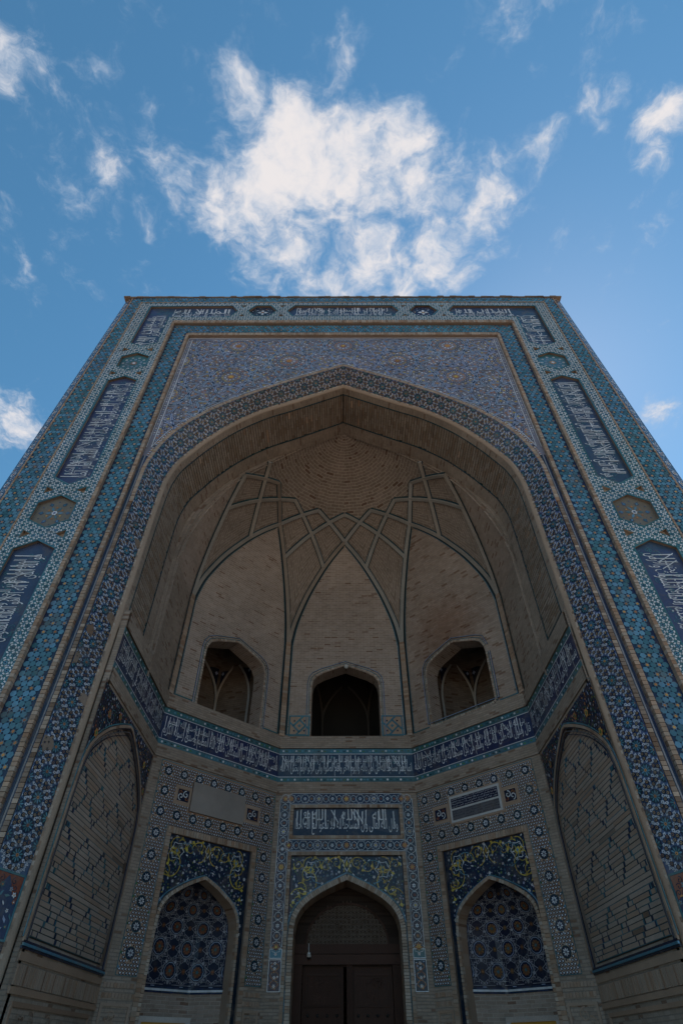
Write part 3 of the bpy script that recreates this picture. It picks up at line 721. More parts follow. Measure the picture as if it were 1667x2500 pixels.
for s in sgn:
    brick_run(FR, [(s * (WB1 - .045), 5.0), (s * (WB1 - .045), ZW0 - .12)], .09, .035, .12, indiv=38, stuff=mb)
    brick_run(FR, [(s * 8.25, 2.4), (s * 8.25, ZW1 + .02)], .05, .02, .03, stuff=mb, mats=('brick_warm', 'brick'))
    brick_run(FR, [(s * (xi(2.4) - .03), 2.4), (s * (xi(ZT) - .03), ZT - .1)], .05, .02, .03, stuff=mb, mats=('brick_warm',))
    brick_run(FR, [(s * (WB1 - .045), 2.4), (s * (WB1 - .045), 5.0)], .09, .035, .12, stuff=mb)
    brick_run(S2, [(s * (T2b - .05), 3.0), (s * (T2b - .05), ZT2a - .05)], .10, .03, .10, indiv=56, stuff=mb)
    brick_run(SP, [(s * 5.61, 2.9), (s * 5.62, 12.0)], .10, .10, .10, indiv=56, stuff=mb, mats=('brick', 'brick_dark', 'brick_dark'))
brick_run(FR, [(-WB1 + .05, ZW0 - .12), (WB1 - .05, ZW0 - .12)], .2, .03, .13, stuff=mb)
brick_run(FR, [(-8.25, ZW1 + .02), (8.25, ZW1 + .02)], .05, .02, .03, stuff=mb, mats=('brick_warm', 'brick'))
brick_run(S2, [(-T2b + .05, ZT2a - .09), (T2b - .05, ZT2a - .09)], .18, .03, .13, stuff=mb)
Ec = resample(offs(E_up, .05), 150)
for s in sgn: brick_run(SP, [(s * x, z) for x, z in Ec], .11, .13, .13, stuff=mb)
mb.build('edge_brick_run', edge, 'stuff')
# the blue and white line beside the arch
for s in sgn:
    for dx_, wd, m in ((5.69, .045, 'navy'), (5.735, .032, 'lilac'), (5.78, .045, 'navy')):
        mb = MB(); piece(mb, SP, rect(s * dx_ - wd / 2, 2.9, s * dx_ + wd / 2, 14.0), .03, m, .03); mb.build('border_stripe', portal)

# ------------------------------------------------------------------ spandrel
sp = part('spandrel', 'violet blue star mosaic above the arch with pale strapwork')
Epoly = [(-x, z) for x, z in E_up] + [(x, z) for x, z in E_up[::-1][1:]]
mb = MB()
outer = [(-SPX, 0), (-SPX, ZSP), (SPX, ZSP), (SPX, 0), (5.52, 0), (5.52, 2.9), (5.64, 2.9)] + E_up + [(-x, z) for x, z in E_up[::-1][1:]] + [(-5.64, 2.9), (-5.52, 2.9), (-5.52, 0)]
plate(mb, SP, outer[::-1], (), 0, 'violet'); mb.build('spandrel_ground', sp)
from bisect import bisect_left
Ez = sorted((x, z) for x, z in E_up)
def e_top(x):
    x = abs(x)
    if x >= 5.63: return 99
    i = bisect_left(Ez, (x, 0)); i = min(max(i, 1), len(Ez) - 1); a, b = Ez[i - 1], Ez[i]; return a[1] + (b[1] - a[1]) * (x - a[0]) / max(1e-6, b[0] - a[0])
def sp_ok(x, z, m=.2):
    ax = abs(x); return ax < SPX - m and z < ZSP - m and z > 14.0 and z > e_top(ax) + m * (1.15 if ax < 3.5 else 1.7)
mb = MB(); stars = []
for i in range(-3, 4):
    for j in range(-6, 3):
        if (i + j) % 2 == 0: stars.append((1.93 * i, 20.385 - 1.0625 * -j if False else 20.385 + 1.0625 * j))
rd = 1.06
def seg_in(p, q, n=14):
    for k in range(n):
        a = (p[0] + (q[0] - p[0]) * k / n, p[1] + (q[1] - p[1]) * k / n); b = (p[0] + (q[0] - p[0]) * (k + 1) / n, p[1] + (q[1] - p[1]) * (k + 1) / n)
        if sp_ok(*a, .13) and sp_ok(*b, .13): strap(mb, SP, a, b, .066, .020, 'strap_blue', .02); strap(mb, SP, a, b, .016, .024, 'navy')
for c in stars:
    mids = [(c[0] + rd * 1.04 * math.cos(k * pi / 5 + pi / 10 * 0), c[1] + rd * math.sin(k * pi / 5)) for k in range(10)]
    for k in range(10): seg_in(mids[k], mids[(k + 3) % 10], 20)
    ou = [(c[0] + rd * 1.5 * math.cos(k * pi / 5 + pi / 10), c[1] + rd * 1.12 * math.sin(k * pi / 5 + pi / 10)) for k in range(10)]
mb.build('strapwork', sp, 'stuff')
mb = MB(); rr = random.Random(4); pk = Pack(.08)
for ring in range(1, 14):
    for c in stars:
        rg = .08 + ring * .105; n = max(6, int(round(2 * pi * rg / .125 / 5)) * 5)
        for k in range(n):
            an = 2 * pi * (k + (ring % 2) * .5) / n; x, z = c[0] + rg * math.cos(an), c[1] + rg * math.sin(an)
            if not sp_ok(x, z): continue
            d = min(math.dist((x, z), q) for q in stars)
            if d < rg - .02 or not pk.take(x, z, .056, .9): continue
            kind = (ring + (k % 2 if ring > 3 else 0)) % 3
            if kind == 1: piece(mb, SP, xf([(-.036, 0), (0, -.028), (.05, 0), (0, .028)], (x, z), an), .010, 'white_glaze' if rr.random() < .8 else 'sky_glaze')
            elif kind == 2: piece(mb, SP, star((x, z), .062, .02, 4, an), .009, 'yellow' if rr.random() < .45 else 'ochre'); 
            else: piece(mb, SP, ngon((x, z), .055, 5, an), .006, 'navy' if rr.random() < .6 else 'cobalt'); piece(mb, SP, ngon((x, z), .022, 4, an), .010, 'white_glaze')
for q in range(9000):
    x, z = rr.uniform(-5.7, 5.7), rr.uniform(14.2, 20.9)
    if sp_ok(x, z) and pk.take(x, z, .03, .95): piece(mb, SP, ngon((x, z), .028, 4, rr.random()), .007, rr.choice(('violet', 'navy', 'sky_glaze', 'ochre', 'white_glaze')))
for c in stars:
    if sp_ok(*c): piece(mb, SP, star(c, .15, .07, 10), .01, 'ochre'); piece(mb, SP, star(c, .06, .03, 8), .014, 'yellow')
mb.build('star_mosaic', sp, 'stuff')
mb = MB()
for m_, wd in ((.06, .022), (.2, .022)):
    s0 = [(x, z) for x, z in resample(offs(E_up, -m_ - .03), 90) if x < SPX - m_]
    for s in sgn:
        pline(mb, SP, [(s * x, z) for x, z in s0][::s], wd, .012, 'white_glaze')
        strap(mb, SP, (s * (SPX - m_), 14.4), (s * (SPX - m_), ZSP - m_), wd, .012, 'white_glaze')
    strap(mb, SP, (-SPX + m_, ZSP - m_), (SPX - m_, ZSP - m_), wd, .012, 'white_glaze')
g_ = resample(offs(E_up, -.16), 220)
for s in sgn:
    for i, (x, z) in enumerate(g_):
        if x < 5.7: piece(mb, SP, ngon((s * x, z), .03, 4, i), .01, 'white_glaze' if i % 2 else 'ochre')
    z = 15.0
    while z < ZSP - .2: piece(mb, SP, ngon((s * (SPX - .13), z), .03, 4), .01, 'white_glaze' if int(z * 10) % 2 else 'sky_glaze'); z += .11
mb.build('guard_lines', sp, 'stuff')

# ------------------------------------------------------------------ the splayed rosette band
rb = part('rosette_band', 'splayed band of dark blue ten petalled rosettes in white girih round the arch')
NP = 260
def fullcurve(c, zb=2.4):
    c = [(c[0][0], zb)] + [(c[0][0], zb + (c[0][1] - zb) * k / 12) for k in range(1, 12)] + list(c); return resample(c, NP)
out_c = fullcurve(offs(E_up, .11)); in_c = fullcurve(offs(I_up, -.02))
def ruled(c0, y0, c1, y1, s):
    P0 = [V((s * x, y0, z)) for x, z in c0]; P1 = [V((s * x, y1, z)) for x, z in c1]
    Md = [(a + b) / 2 for a, b in zip(P0, P1)]; d = [0]
    for i in range(1, len(Md)): d.append(d[-1] + (Md[i] - Md[i - 1]).length)
    def loc(a):
        import bisect
        i = min(max(bisect.bisect_right(d, a) - 1, 0), len(d) - 2); q = (a - d[i]) / (d[i + 1] - d[i]); return P0[i].lerp(P0[i + 1], q), P1[i].lerp(P1[i + 1], q)
    wid = (P1[NP // 3] - P0[NP // 3]).length
    if s > 0: f = lambda a, t: (lambda pq: pq[0].lerp(pq[1], t / wid))(loc(a))
    else: f = lambda a, t: (lambda pq: pq[1].lerp(pq[0], t / wid))(loc(a))
    S = Func(f); S.len = d[-1]; S.w = wid; S.d = d; return S
def rosette_polys(c, full=True):
    """one ten-fold star cell: (pts, h, mat, th)"""
    P = [(ngon(c, .116, 20), .006, 'night', 0)]
    for k in range(10):
        an = k * pi / 5
        P.append((xf([(.022, -.005), (.07, -.014), (.105, 0), (.07, .014), (.022, .005)], c, an), .010, 'turquoise' if k % 2 else 'teal', 0))
    P.append((ngon(c, .026, 8), .014, 'ochre', 0)); P.append((ngon(c, .011, 6), .017, 'ink', 0))
    return P
def ring_polys(c):
    P = []
    for k in range(10):
        an = k * pi / 5 + pi / 10
        q = (c[0] + .198 * math.cos(an), c[1] + .198 * math.sin(an))
        P.append((ngon(q, .046, 5, an + pi), .010, 'ink', .006)); P.append((ngon(q, .034, 5, an + pi), .014, 'ochre', 0)); P.append((ngon(q, .013, 5, an), .017, 'navy', 0))
        an2 = k * pi / 5; q = (c[0] + .165 * math.cos(an2), c[1] + .165 * math.sin(an2))
        P.append((ngon(q, .045, 3, an2 + pi), .012, 'white_glaze', .008)); P.append((ngon(q, .014, 3, an2 + pi), .015, 'cobalt', 0))
        q = (c[0] + .242 * math.cos(an2), c[1] + .242 * math.sin(an2))
        P.append((ngon(q, .05, 3, an2), .011, 'white_glaze', .008)); P.append((ngon(q, .016, 3, an2), .015, 'cobalt', 0))
    return P
rm = tile_mesh('rosette_tile', rosette_polys((0, 0)))
pm = tile_mesh('pentagon_tile', [(ngon((0, 0), .043, 5), .010, 'ink', .008), (ngon((0, 0), .026, 5), .014, 'ochre_dull', 0), (ngon((0, 0), .013, 5), .017, 'navy', 0)])
half = []
for pts, h, m, th in rosette_polys((0, 0)):
    q = clip(pts, 1, .012, True)
    if len(q) > 2: half.append((q, h, m, th))
hrm = tile_mesh('half_rosette_tile', half)
PER = .435; rbS = []
for s in sgn:
    S = ruled(out_c, .04, in_c, .56, s); rbS.append(S); mb = MB(); n = 300
    rows = [[S.at(S.len * i / n, S.w * j) for j in (0, 1)] for i in range(n + 1)]
    mb.grid(rows, 'cobalt'); mb.build('band_ground', rb)
    mb = MB(); zc_ = S.w / 2; a = 3.78 - 2.4 + .2; k = 0
    pk = Pack()
    def emit(P, a_lo=1.36):
        for pts, h, m, th in P:
            q = cliprect(pts, a_lo, .012, S.len, S.w - .012)
            if len(q) >= 3: piece(mb, S, q, h, m, th)
    cen = []
    while a < S.len + .3:
        cen.append((a, zc_)); cen += [(a + PER / 2, 0.0), (a + PER / 2, S.w)]; a += PER
    for c in cen:
        pk.take(c[0], c[1], .122)
        if c[1] == zc_ and c[0] < S.len - .16: one('rosette_tile', rm, rb, S, c[0], c[1], 0, R.choice((0, pi / 10)), 400)
        elif c[1] != zc_ and 1.5 < c[0] < S.len - .14: one('half_rosette_tile', hrm, rb, S, c[0], c[1], 0, 0 if c[1] < .1 else pi, 400)
        else: emit(rosette_polys(c))
    kite = lambda c, an: xf([(.120, 0), (.158, -.033), (.212, 0), (.158, .033)], c, an)
    for c in cen:
        for k in range(10):
            an = k * pi / 5
            m_ = (c[0] + .165 * math.cos(an), c[1] + .165 * math.sin(an))
            if -.02 < m_[1] < S.w + .02 and min(1, *(math.dist(m_, q) for q in cen if abs(q[0] - m_[0]) < .6 and q != c)) > .168:
                pk.take(m_[0], m_[1], .03, 0); emit([(kite(c, an), .012, 'pale_glaze', .008), (ngon((c[0] + .163 * math.cos(an), c[1] + .163 * math.sin(an)), .012, 4), .015, 'night', 0)])
    for c in cen:
        for k in range(10):
            an = k * pi / 5 + pi / 10; q = (c[0] + .186 * math.cos(an), c[1] + .186 * math.sin(an))
            if -.03 < q[1] < S.w + .03 and pk.take(q[0], q[1], .033, .86):
                if .05 < q[1] < S.w - .05 and 1.42 < q[0] < S.len - .06 and COUNT.get('pentagon_tile', 0) < (150 if s < 0 else 300): one('pentagon_tile', pm, rb, S, q[0], q[1], .006, an + pi)
                else: emit([(ngon(q, .043, 5, an + pi), .016, 'ink', .006), (ngon(q, .026, 5, an + pi), .020, 'ochre_dull', 0), (ngon(q, .011, 5, an), .023, 'navy', 0)])
    for c in cen:
        for rr_, of in ((.25, 0), (.262, pi / 10), (.235, pi / 20), (.235, -pi / 20)):
            for k in range(10):
                an = k * pi / 5 + of; q = (c[0] + rr_ * math.cos(an), c[1] + rr_ * math.sin(an))
                if -.02 < q[1] < S.w + .02 and pk.take(q[0], q[1], .022, .9): emit([(ngon(q, .034, 3, an), .011, 'pale_glaze', .008), (ngon(q, .011, 3, an), .014, 'night', 0)])
    # losses: bare mortar patches low on the left
    if s < 0:
        rr = random.Random(11)
        for a_c, t_c, r_ in ((6.3, .08, .16), (5.0, .6, .12), (5.7, .5, .13), (4.4, .1, .14), (3.3, .55, .16), (7.2, .62, .1), (8.6, .1, .12)):
            pts = [(a_c + r_ * rr.uniform(.6, 1.15) * math.cos(i * pi / 6), t_c + r_ * rr.uniform(.6, 1.15) * math.sin(i * pi / 6)) for i in range(12)]
            q = cliprect(pts, 1.4, .012, S.len, S.w - .012)
            if len(q) > 2: piece(mb, S, q, .02, 'brick_dark', .02)
    mb.build('girih_mosaic', rb, 'stuff')
    # foot panel
    mb = MB(); piece(mb, S, rect(.5, .012, 1.34, S.w - .012), .012, 'navy'); pline(mb, S, rect(.5, .03, 1.34, S.w - .03), .03, .02, 'teal', .008, True)
    for tcn in (.03, S.w - .03):
        d = 1 if tcn < .3 else -1
        piece(mb, S, [(1.32, tcn + d * .02), (1.32, tcn + d * .30), (1.22, tcn + d * .22), (1.05, tcn + d * .13), (1.0, tcn + d * .03)], .016, 'rust')
        for q in range(3): curl(mb, S, (1.24 - .08 * q, tcn + d * (.17 - .045 * q)), .05, 1.1, q, d, .012, .02, 'ink', 14)
    rr = random.Random(3)
    blossoms(mb, S, (.55, .06, 1.2, S.w - .06), lambda x, z: x + abs(z - S.w / 2) * 1.2 < 1.32, 40, 5, .02, size=(.03, .055), gap=.09)
    mb.build('foot_panel', rb)
# plain brick below the panel and the rounded inner edge
mb = MB()
for s, S in zip(sgn, rbS):
    mb.face([S.at(-2.4, 0, .01), S.at(.49, 0, .01), S.at(.49, S.w, .01), S.at(-2.4, S.w, .01)][::1], 'courses', [(0, 0), (0, 2.4), (.68, 2.4), (.68, 0)]) if False else None
    rows = [[V((s * out_c[0][0], .04, z)), V((s * in_c[0][0], .56, z))] for z in (0, 1, 2, 2.88)]
    rows = rows if s > 0 else [r_[::-1] for r_ in rows]
    mb.grid(rows, 'courses', lambda i, j: (j * .7, i * .96))
mb.build('jamb_brickwork', portal)

# ------------------------------------------------------------------ inner arch: edge roll, soffit, rib
arch = part('arch_soffit', 'brick barrel of the great arch, with a sunk panel of upright bricks')
Pc = fullcurve(offs(I_up, .10))
Pc = [(x, z) for x, z in Pc]
mb = MB()
rolls = []
for s in sgn:
    A0 = fullcurve(offs(I_up, -.02))
    rows = []
    for (x0, z0), (x1, z1) in zip(A0, Pc):
        r_ = []
        for k in range(6):
            an = pi / 2 * k / 5; r_.append(V((s * (x0 + (x1 - x0) * math.sin(an)), .55 + .07 * (1 - math.cos(an)), z0 + (z1 - z0) * math.sin(an))))
        rows.append(r_ if s < 0 else r_[::-1])
    mb.grid(rows, 'brick', lambda i, j: (j * .04, i * .08))
mb.build('edge_roll', arch, smooth=True)
mb = MB()
for s in sgn:                                            # header bricks showing on the roll
    for i in range(0, NP - 1):
        (x0, z0), (x1, z1) = in_c[i], Pc[i]; (xa, za), (xb, zb) = in_c[i + 1], Pc[i + 1]
        if z0 < 2.6: continue
        l0 = lambda p, q, k: (p[0] + (q[0] - p[0]) * k, p[1] + (q[1] - p[1]) * k)
        for k0, k1, y0_, y1_ in ((.1, .62, .565, .60),):
            a, b = l0((x0, z0), (x1, z1), k0), l0((x0, z0), (x1, z1), k1); c, d = l0((xa, za), (xb, zb), k1), l0((xa, za), (xb, zb), k0)
            q = [V((s * a[0], y0_ - .025, a[1])), V((s * b[0], y1_ - .03, b[1])), V((s * (b[0] + (c[0] - b[0]) * .86), y1_ - .03, b[1] + (c[1] - b[1]) * .86)), V((s * (a[0] + (d[0] - a[0]) * .86), y0_ - .025, a[1] + (d[1] - a[1]) * .86))]
            mb.face(q if s > 0 else q[::-1], R.choice(('brick', 'brick', 'brick_pale', 'brick_dark')))
mb.build('roll_brick', arch, 'stuff')
# soffit: border, panel of bricks, rib
ySo, yP0, yP1, yR = .62, .86, 2.10, 2.64
mb = MB(); sofS = []
up_i = next(i for i, p in enumerate(Pc) if p[1] > 8.5)
for s in sgn:
    L0 = [V((s * x, 0, z)) for x, z in Pc]; d = [0]
    for i in range(1, NP): d.append(d[-1] + (L0[i] - L0[i - 1]).length)
    def loc(a, L0=L0, d=d):
        import bisect
        i = min(max(bisect.bisect_right(d, a) - 1, 0), NP - 2); return L0[i].lerp(L0[i + 1], (a - d[i]) / (d[i + 1] - d[i]))
    if s > 0: S = Func(lambda a, t, loc=loc: loc(a) + V((0, t, 0)))
    else: S = Func(lambda a, t, loc=loc: loc(a) + V((0, 3 - t, 0)))
    S.len = d[-1]; S.y = (lambda y: y) if s > 0 else (lambda y: 3 - y); sofS.append(S)
    a0 = d[up_i]
    for ya, yb, h in ((ySo, yP0, 0), (yP1, yR, 0), (yP0, yP1, -.03)):
        n = 120; t0, t1 = sorted((S.y(ya), S.y(yb)))
        rows = [[S.at(a0 + (S.len - a0) * i / n, t, h) for t in (t0, t1)] for i in range(n + 1)]
        mb.grid(rows, 'courses_fine' if h == 0 else 'joint_dark', lambda i, j, t0=t0, t1=t1: ((t0, t1)[j], (a0 + (S.len - a0) * i / n)))
    for yb in (yP0, yP1):
        t = S.y(yb); rows = [[S.at(a0 + (S.len - a0) * i / 120, t, h) for h in (0, -.03)] for i in range(121)]; mb.grid(rows, 'mortar')
mb.build('soffit_ground', arch)
mb = MB(); mbl = MB()
for s, S in zip(sgn, sofS):
    foot = 9.07 - 2.4; a = foot + .05; j = 0
    while a < S.len - .03:
        y = yP0 + .045 - (.14 if j % 2 else 0) + R.uniform(-.015, .015)
        while y < yP1 - .04:
            l = .28 + R.uniform(-.01, .01); ya, yb = max(y, yP0 + .04), min(y + l - .014, yP1 - .04)
            if yb - ya > .03:
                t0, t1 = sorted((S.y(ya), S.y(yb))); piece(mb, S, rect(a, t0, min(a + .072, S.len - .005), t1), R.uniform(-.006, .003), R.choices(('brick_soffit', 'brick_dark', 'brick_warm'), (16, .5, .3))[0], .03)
            y += l
        a += .094; j += 1
    for yb in (yP0 + .015, yP1 - .015):
        t = S.y(yb); n = 120
        for i in range(n):
            q0 = foot + (S.len - foot) * i / n; q1 = foot + (S.len - foot) * (i + 1) / n; piece(mbl, S, rect(q0, t - .018, q1, t + .018), .012, 'deep_teal', .03)
    t0, t1 = sorted((S.y(yP0), S.y(yP1))); piece(mbl, S, rect(foot - .02, t0, foot + .02, t1), .012, 'deep_teal', .03)
mb.build('soffit_brick', arch, 'stuff'); mbl.build('soffit_line', arch)

# ------------------------------------------------------------------ the half dome
dome = part('half_dome', 'ribbed brick half dome with a net of pale intersecting ribs')
RZ = [(5.41, 12.2), (5.36, 12.5), (5.25, 13.0), (5.06, 13.5), (4.78, 14.1), (4.48, 14.6), (4.07, 15.2), (3.47, 15.87), (2.64, 16.58), (1.78, 17.25), (.9, 17.82), (0, 18.22)]
RZs = spline(RZ, 8)
def zof(r):
    r = min(max(r, 0), 5.41)
    for i in range(len(RZs) - 1):
        a, b = RZs[i], RZs[i + 1]
        if b[0] <= r <= a[0]: return a[1] + (b[1] - a[1]) * (a[0] - r) / max(1e-6, a[0] - b[0])
    return 12.2
def dpt(x, y):                                       # plan point (relative to the dome axis) on the vault
    return V((XS + x, Y0 + y, zof(math.hypot(x, y))))
pol = lambda r, az: (r * math.sin(math.radians(az)), r * math.cos(math.radians(az)))
lerp2 = lambda a, b, k: (a[0] + (b[0] - a[0]) * k, a[1] + (b[1] - a[1]) * k)
RA, RT, RCt, RC = 3.45, 2.62, 2.64, 3.35
def isect(p, q, r_, s_):
    d1 = (q[0] - p[0], q[1] - p[1]); d2 = (s_[0] - r_[0], s_[1] - r_[1]); den = d1[0] * d2[1] - d1[1] * d2[0]
    k = ((r_[0] - p[0]) * d2[1] - (r_[1] - p[1]) * d2[0]) / den; return (p[0] + d1[0] * k, p[1] + d1[1] * k)
def rotp(p, az): a = math.radians(az); return (p[0] * math.cos(a) + p[1] * math.sin(a), -p[0] * math.sin(a) + p[1] * math.cos(a))
# nodes for the unit at azimuth 0 and the corner at +22.5
A0 = (0, RA); SPR = (2.07, 5.0); T_ = pol(RT, 22.5); CT0 = pol(RCt, 0); CT45 = pol(RCt, 45); C_ = pol(RC, 22.5)
X0 = isect(A0, T_, CT0, C_); J0 = isect(SPR, A0, CT45, C_)
mir = lambda p: (-p[0], p[1])
toward = lambda p: V((XS, Y0, 8.5)) - p
def patch(mb, a, b, c, d, m, n=8, chev=True):
    """bilinear in plan a-b-c-d, lifted onto the vault; courses parallel to the two edges that meet at a"""
    P = [[lerp2(lerp2(a, b, i / n), lerp2(d, c, i / n), j / n) for i in range(n + 1)] for j in range(n + 1)]
    l1 = math.dist(a, b) * 1.25; l2 = math.dist(a, d) * 1.25
    for j in range(n):
        for i in range(n):
            q = [(i, j), (i + 1, j), (i + 1, j + 1), (i, j + 1)]
            pts = [dpt(*P[jj][ii]) for ii, jj in q]
            tris = ([0, 1, 2], [0, 2, 3]) if i == j else ([0, 1, 2, 3],)
            for t in tris:
                lower = (sum(q[k][0] for k in t) >= sum(q[k][1] for k in t))
                uv = [((q[k][0] / n * l1, q[k][1] / n * l2) if lower else (q[k][1] / n * l2, q[k][0] / n * l1)) for k in t]
                f = [pts[k] for k in t]; nn = (f[1] - f[0]).cross(f[2] - f[0])
                if nn.dot(toward(f[0])) < 0: f = f[::-1]; uv = uv[::-1]
                mb.face(f, m, uv)
for az in (-90, -45, 0, 45, 90):
    for q in (-1, 1):
        if (az == 90 and q > 0) or (az == -90 and q < 0): continue
        g2 = lambda p, az=az, q=q: rotp((p[0] * q, p[1]), az)
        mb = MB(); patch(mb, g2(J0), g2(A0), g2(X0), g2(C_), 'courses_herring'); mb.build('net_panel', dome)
    if abs(az) < 90:
        mb = MB(); patch(mb, rotp(A0, az), rotp(X0, az), rotp(CT0, az), rotp(mir(X0), az), 'courses_herring'); mb.build('net_panel', dome)
    else:
        s = -1 if az > 0 else 1; x0 = rotp((X0[0] * s, X0[1]), az); mb = MB(); patch(mb, rotp(A0, az), x0, rotp(CT0, az), lerp2(rotp(A0, az), rotp(CT0, az), .5), 'courses_herring'); mb.build('net_panel', dome)
for az in (-67.5, -22.5, 22.5, 67.5):
    b = az - 22.5; g2 = lambda p, b=b: rotp(p, b); g3 = lambda p, b=b: rotp(mir(p), b + 45)
    mb = MB(); patch(mb, g2(SPR), g2(J0), g2(C_), g3(J0), 'courses_herring', 10); mb.build('net_panel', dome)
    mb = MB(); patch(mb, g2(C_), g2(X0), g2(T_), g3(X0), 'courses_herring', 6); mb.build('net_panel', dome)
# dome cap with straight-sided gores
mb = MB(); NG = 12; NR = 26
bd = [rotp(CT0, -90)]
for az in (-90, -45, 0, 45): bd += [rotp(X0, az), rotp(T_, az), rotp(mir(X0), az + 45), rotp(CT0, az + 45)]
for i in range(len(bd) - 1):
    for sub in range(2):
        p, q = lerp2(bd[i], bd[i + 1], sub / 2), lerp2(bd[i], bd[i + 1], (sub + 1) / 2)
        azp = math.degrees(math.atan2(p[0], p[1])); azq = math.degrees(math.atan2(q[0], q[1]))
        rows = []; vv = [0]
        for k in range(NR + 1):
            f = 1 - k / NR; rows.append([dpt(p[0] * f, p[1] * f), dpt(q[0] * f, q[1] * f)])
            if k: vv.append(vv[-1] + (rows[-1][0] - rows[-2][0]).length)
        def uvf(k, j, p=p, q=q, vv=vv, azp=azp, azq=azq):
            r_ = math.hypot(*(p, q)[j]) * (1 - k / NR); az_ = (azp, azq)[j]; gi = math.floor((azp + azq) / 2 / 15 + 6) ; c_ = gi * 15 - 90 + 7.5
            return (gi * 3.37 + r_ * math.sin(math.radians(az_ - c_)), 9 - (r_ * math.cos(math.radians(az_ - c_))) * 1.17)
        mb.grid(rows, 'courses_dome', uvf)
mb.build('dome_cap', dome, smooth=False)
# niche shells below the net
ZS = 12.2
def shell(zr):
    """distance of the niche wall from the axis and half width of its arch at vault radius r"""
    r = zr; a = 1 + 1 / .561; b = -2 * 3.45 / .561; c = 3.45 ** 2 / .561 - r * r
    D = (-b + math.sqrt(max(0, b * b - 4 * a * c))) / (2 * a); return D, max(0, (D - 3.45) / .749)
levels = [(r, z) for r, z in RZs if r >= 3.45]
# cut exactly at the apex
niche_rows = [(5.0, 2.07, ZS)] + [(*shell(r), z) for r, z in levels[1:]] + [(3.45, 0.0, zof(3.45))]
nv = [0]
for i in range(1, len(niche_rows)): nv.append(nv[-1] + math.dist((niche_rows[i][0], niche_rows[i][2]), (niche_rows[i - 1][0], niche_rows[i - 1][2])))
for az in (-90, -45, 0, 45, 90):
    mb = MB(); rows = []; n = 12
    lo, hi = (0, 1) if az == -90 else (-1, 0) if az == 90 else (-1, 1)
    for D, w_, z in niche_rows:
        rows.append([V((XS + q[0], Y0 + q[1], z)) for q in (rotp((w_ * (lo + (hi - lo) * k / n), D), az) for k in range(n + 1))])
    m = 'courses_right' if az > 0 else 'courses'
    mb.grid(rows, m, lambda i, j, lo=lo, hi=hi: (niche_rows[i][1] * (lo + (hi - lo) * j / n) + az, ZS + nv[i])); mb.build('niche_wall', dome)
# ribs: pale bars with thin turquoise edges
def rib3(pts2, nm='rib', wd=.125, th=.075):
    pts = [dpt(*p) for p in pts2]; mb = MB()
    sweep(mb, pts, toward, wd, th, 'plaster')
    for l in (-wd / 2 - .014, wd / 2 + .014): sweep(mb, pts, toward, .028, th * .55, 'deep_teal', l)
    return mb.build(nm, dome)
seg = lambda p, q, n=10: [lerp2(p, q, k / n) for k in range(n + 1)]
for az in (-90, -45, 0, 45, 90):
    for q in (-1, 1):
        if (az == 90 and q > 0) or (az == -90 and q < 0): continue
        g2 = lambda p, az=az, q=q: rotp((p[0] * q, p[1]), az)
        rib3(seg(g2(A0), g2(T_)))
        ang2 = az + 45 * q
        c45 = rotp(CT0, ang2)
        if abs(ang2) <= 90: rib3(seg(g2(J0), g2(C_), 6) + seg(g2(C_), c45, 8)[1:])
        # the pointed arch of the niche: pale rib and dark glazed line inside it
        pts = []; 
        for D, w_, z in niche_rows: pp = rotp((w_ * q, D), az); pts.append(V((XS + pp[0], Y0 + pp[1], z)))
        mb = MB(); sweep(mb, pts, toward, .125, .07, 'plaster', 0)
        sg = -q
        sweep(mb, pts, toward, .025, .03, 'deep_teal', -sg * .075)
        mb.build('arch_rib', dome)
        for w0_, w1_, mm, dz in ((.05, .17, 'line_dark', .02), (.17, .19, 'teal', .03)):
            rows = []
            for D, w_, z in niche_rows[:-1]:
                rows.append([V((XS + p_[0], Y0 + p_[1], z)) for p_ in (rotp((max(0, w_ - k) * q, D - dz), az) for k in (w0_, w1_))])
            rows.insert(0, [V((a.x, a.y, ZL1 + .06)) for a in rows[0]])
            lm = MB(); lm.grid(rows, mm); lm.build('arch_line', dome)
# closing face between rib and dome
mb = MB()
def shell_x(z):
    if z <= ZS: return 5.0
    for i in range(len(niche_rows) - 1):
        p, q = niche_rows[i], niche_rows[i + 1]
        if p[2] <= z <= q[2]: return p[0] + (q[0] - p[0]) * (z - p[2]) / max(1e-6, q[2] - p[2])
    for i in range(len(RZs) - 1):
        p, q = RZs[i], RZs[i + 1]
        if p[1] <= z <= q[1]: return p[0] + (q[0] - p[0]) * (z - p[1]) / max(1e-6, q[1] - p[1])
    return 0
for s in sgn:
    for i in range(up_i - 2, NP - 1):
        (x0, z0), (x1, z1) = Pc[i], Pc[i + 1]; g0, g1 = (max(0, XS * s + shell_x(z) - .06) if shell_x(z) else 0 for z in (z0, z1))
        q = [V((s * x0, yR - .02, z0)), V((s * x1, yR - .02, z1)), V((s * min(g1, x1), yR - .02, z1)), V((s * min(g0, x0), yR - .02, z0))]
        mb.face(q if s < 0 else q[::-1], 'courses_fine', [(z0, 0), (z1, 0), (z1, .2), (z0, .2)])
mb.build('rib_face', arch)

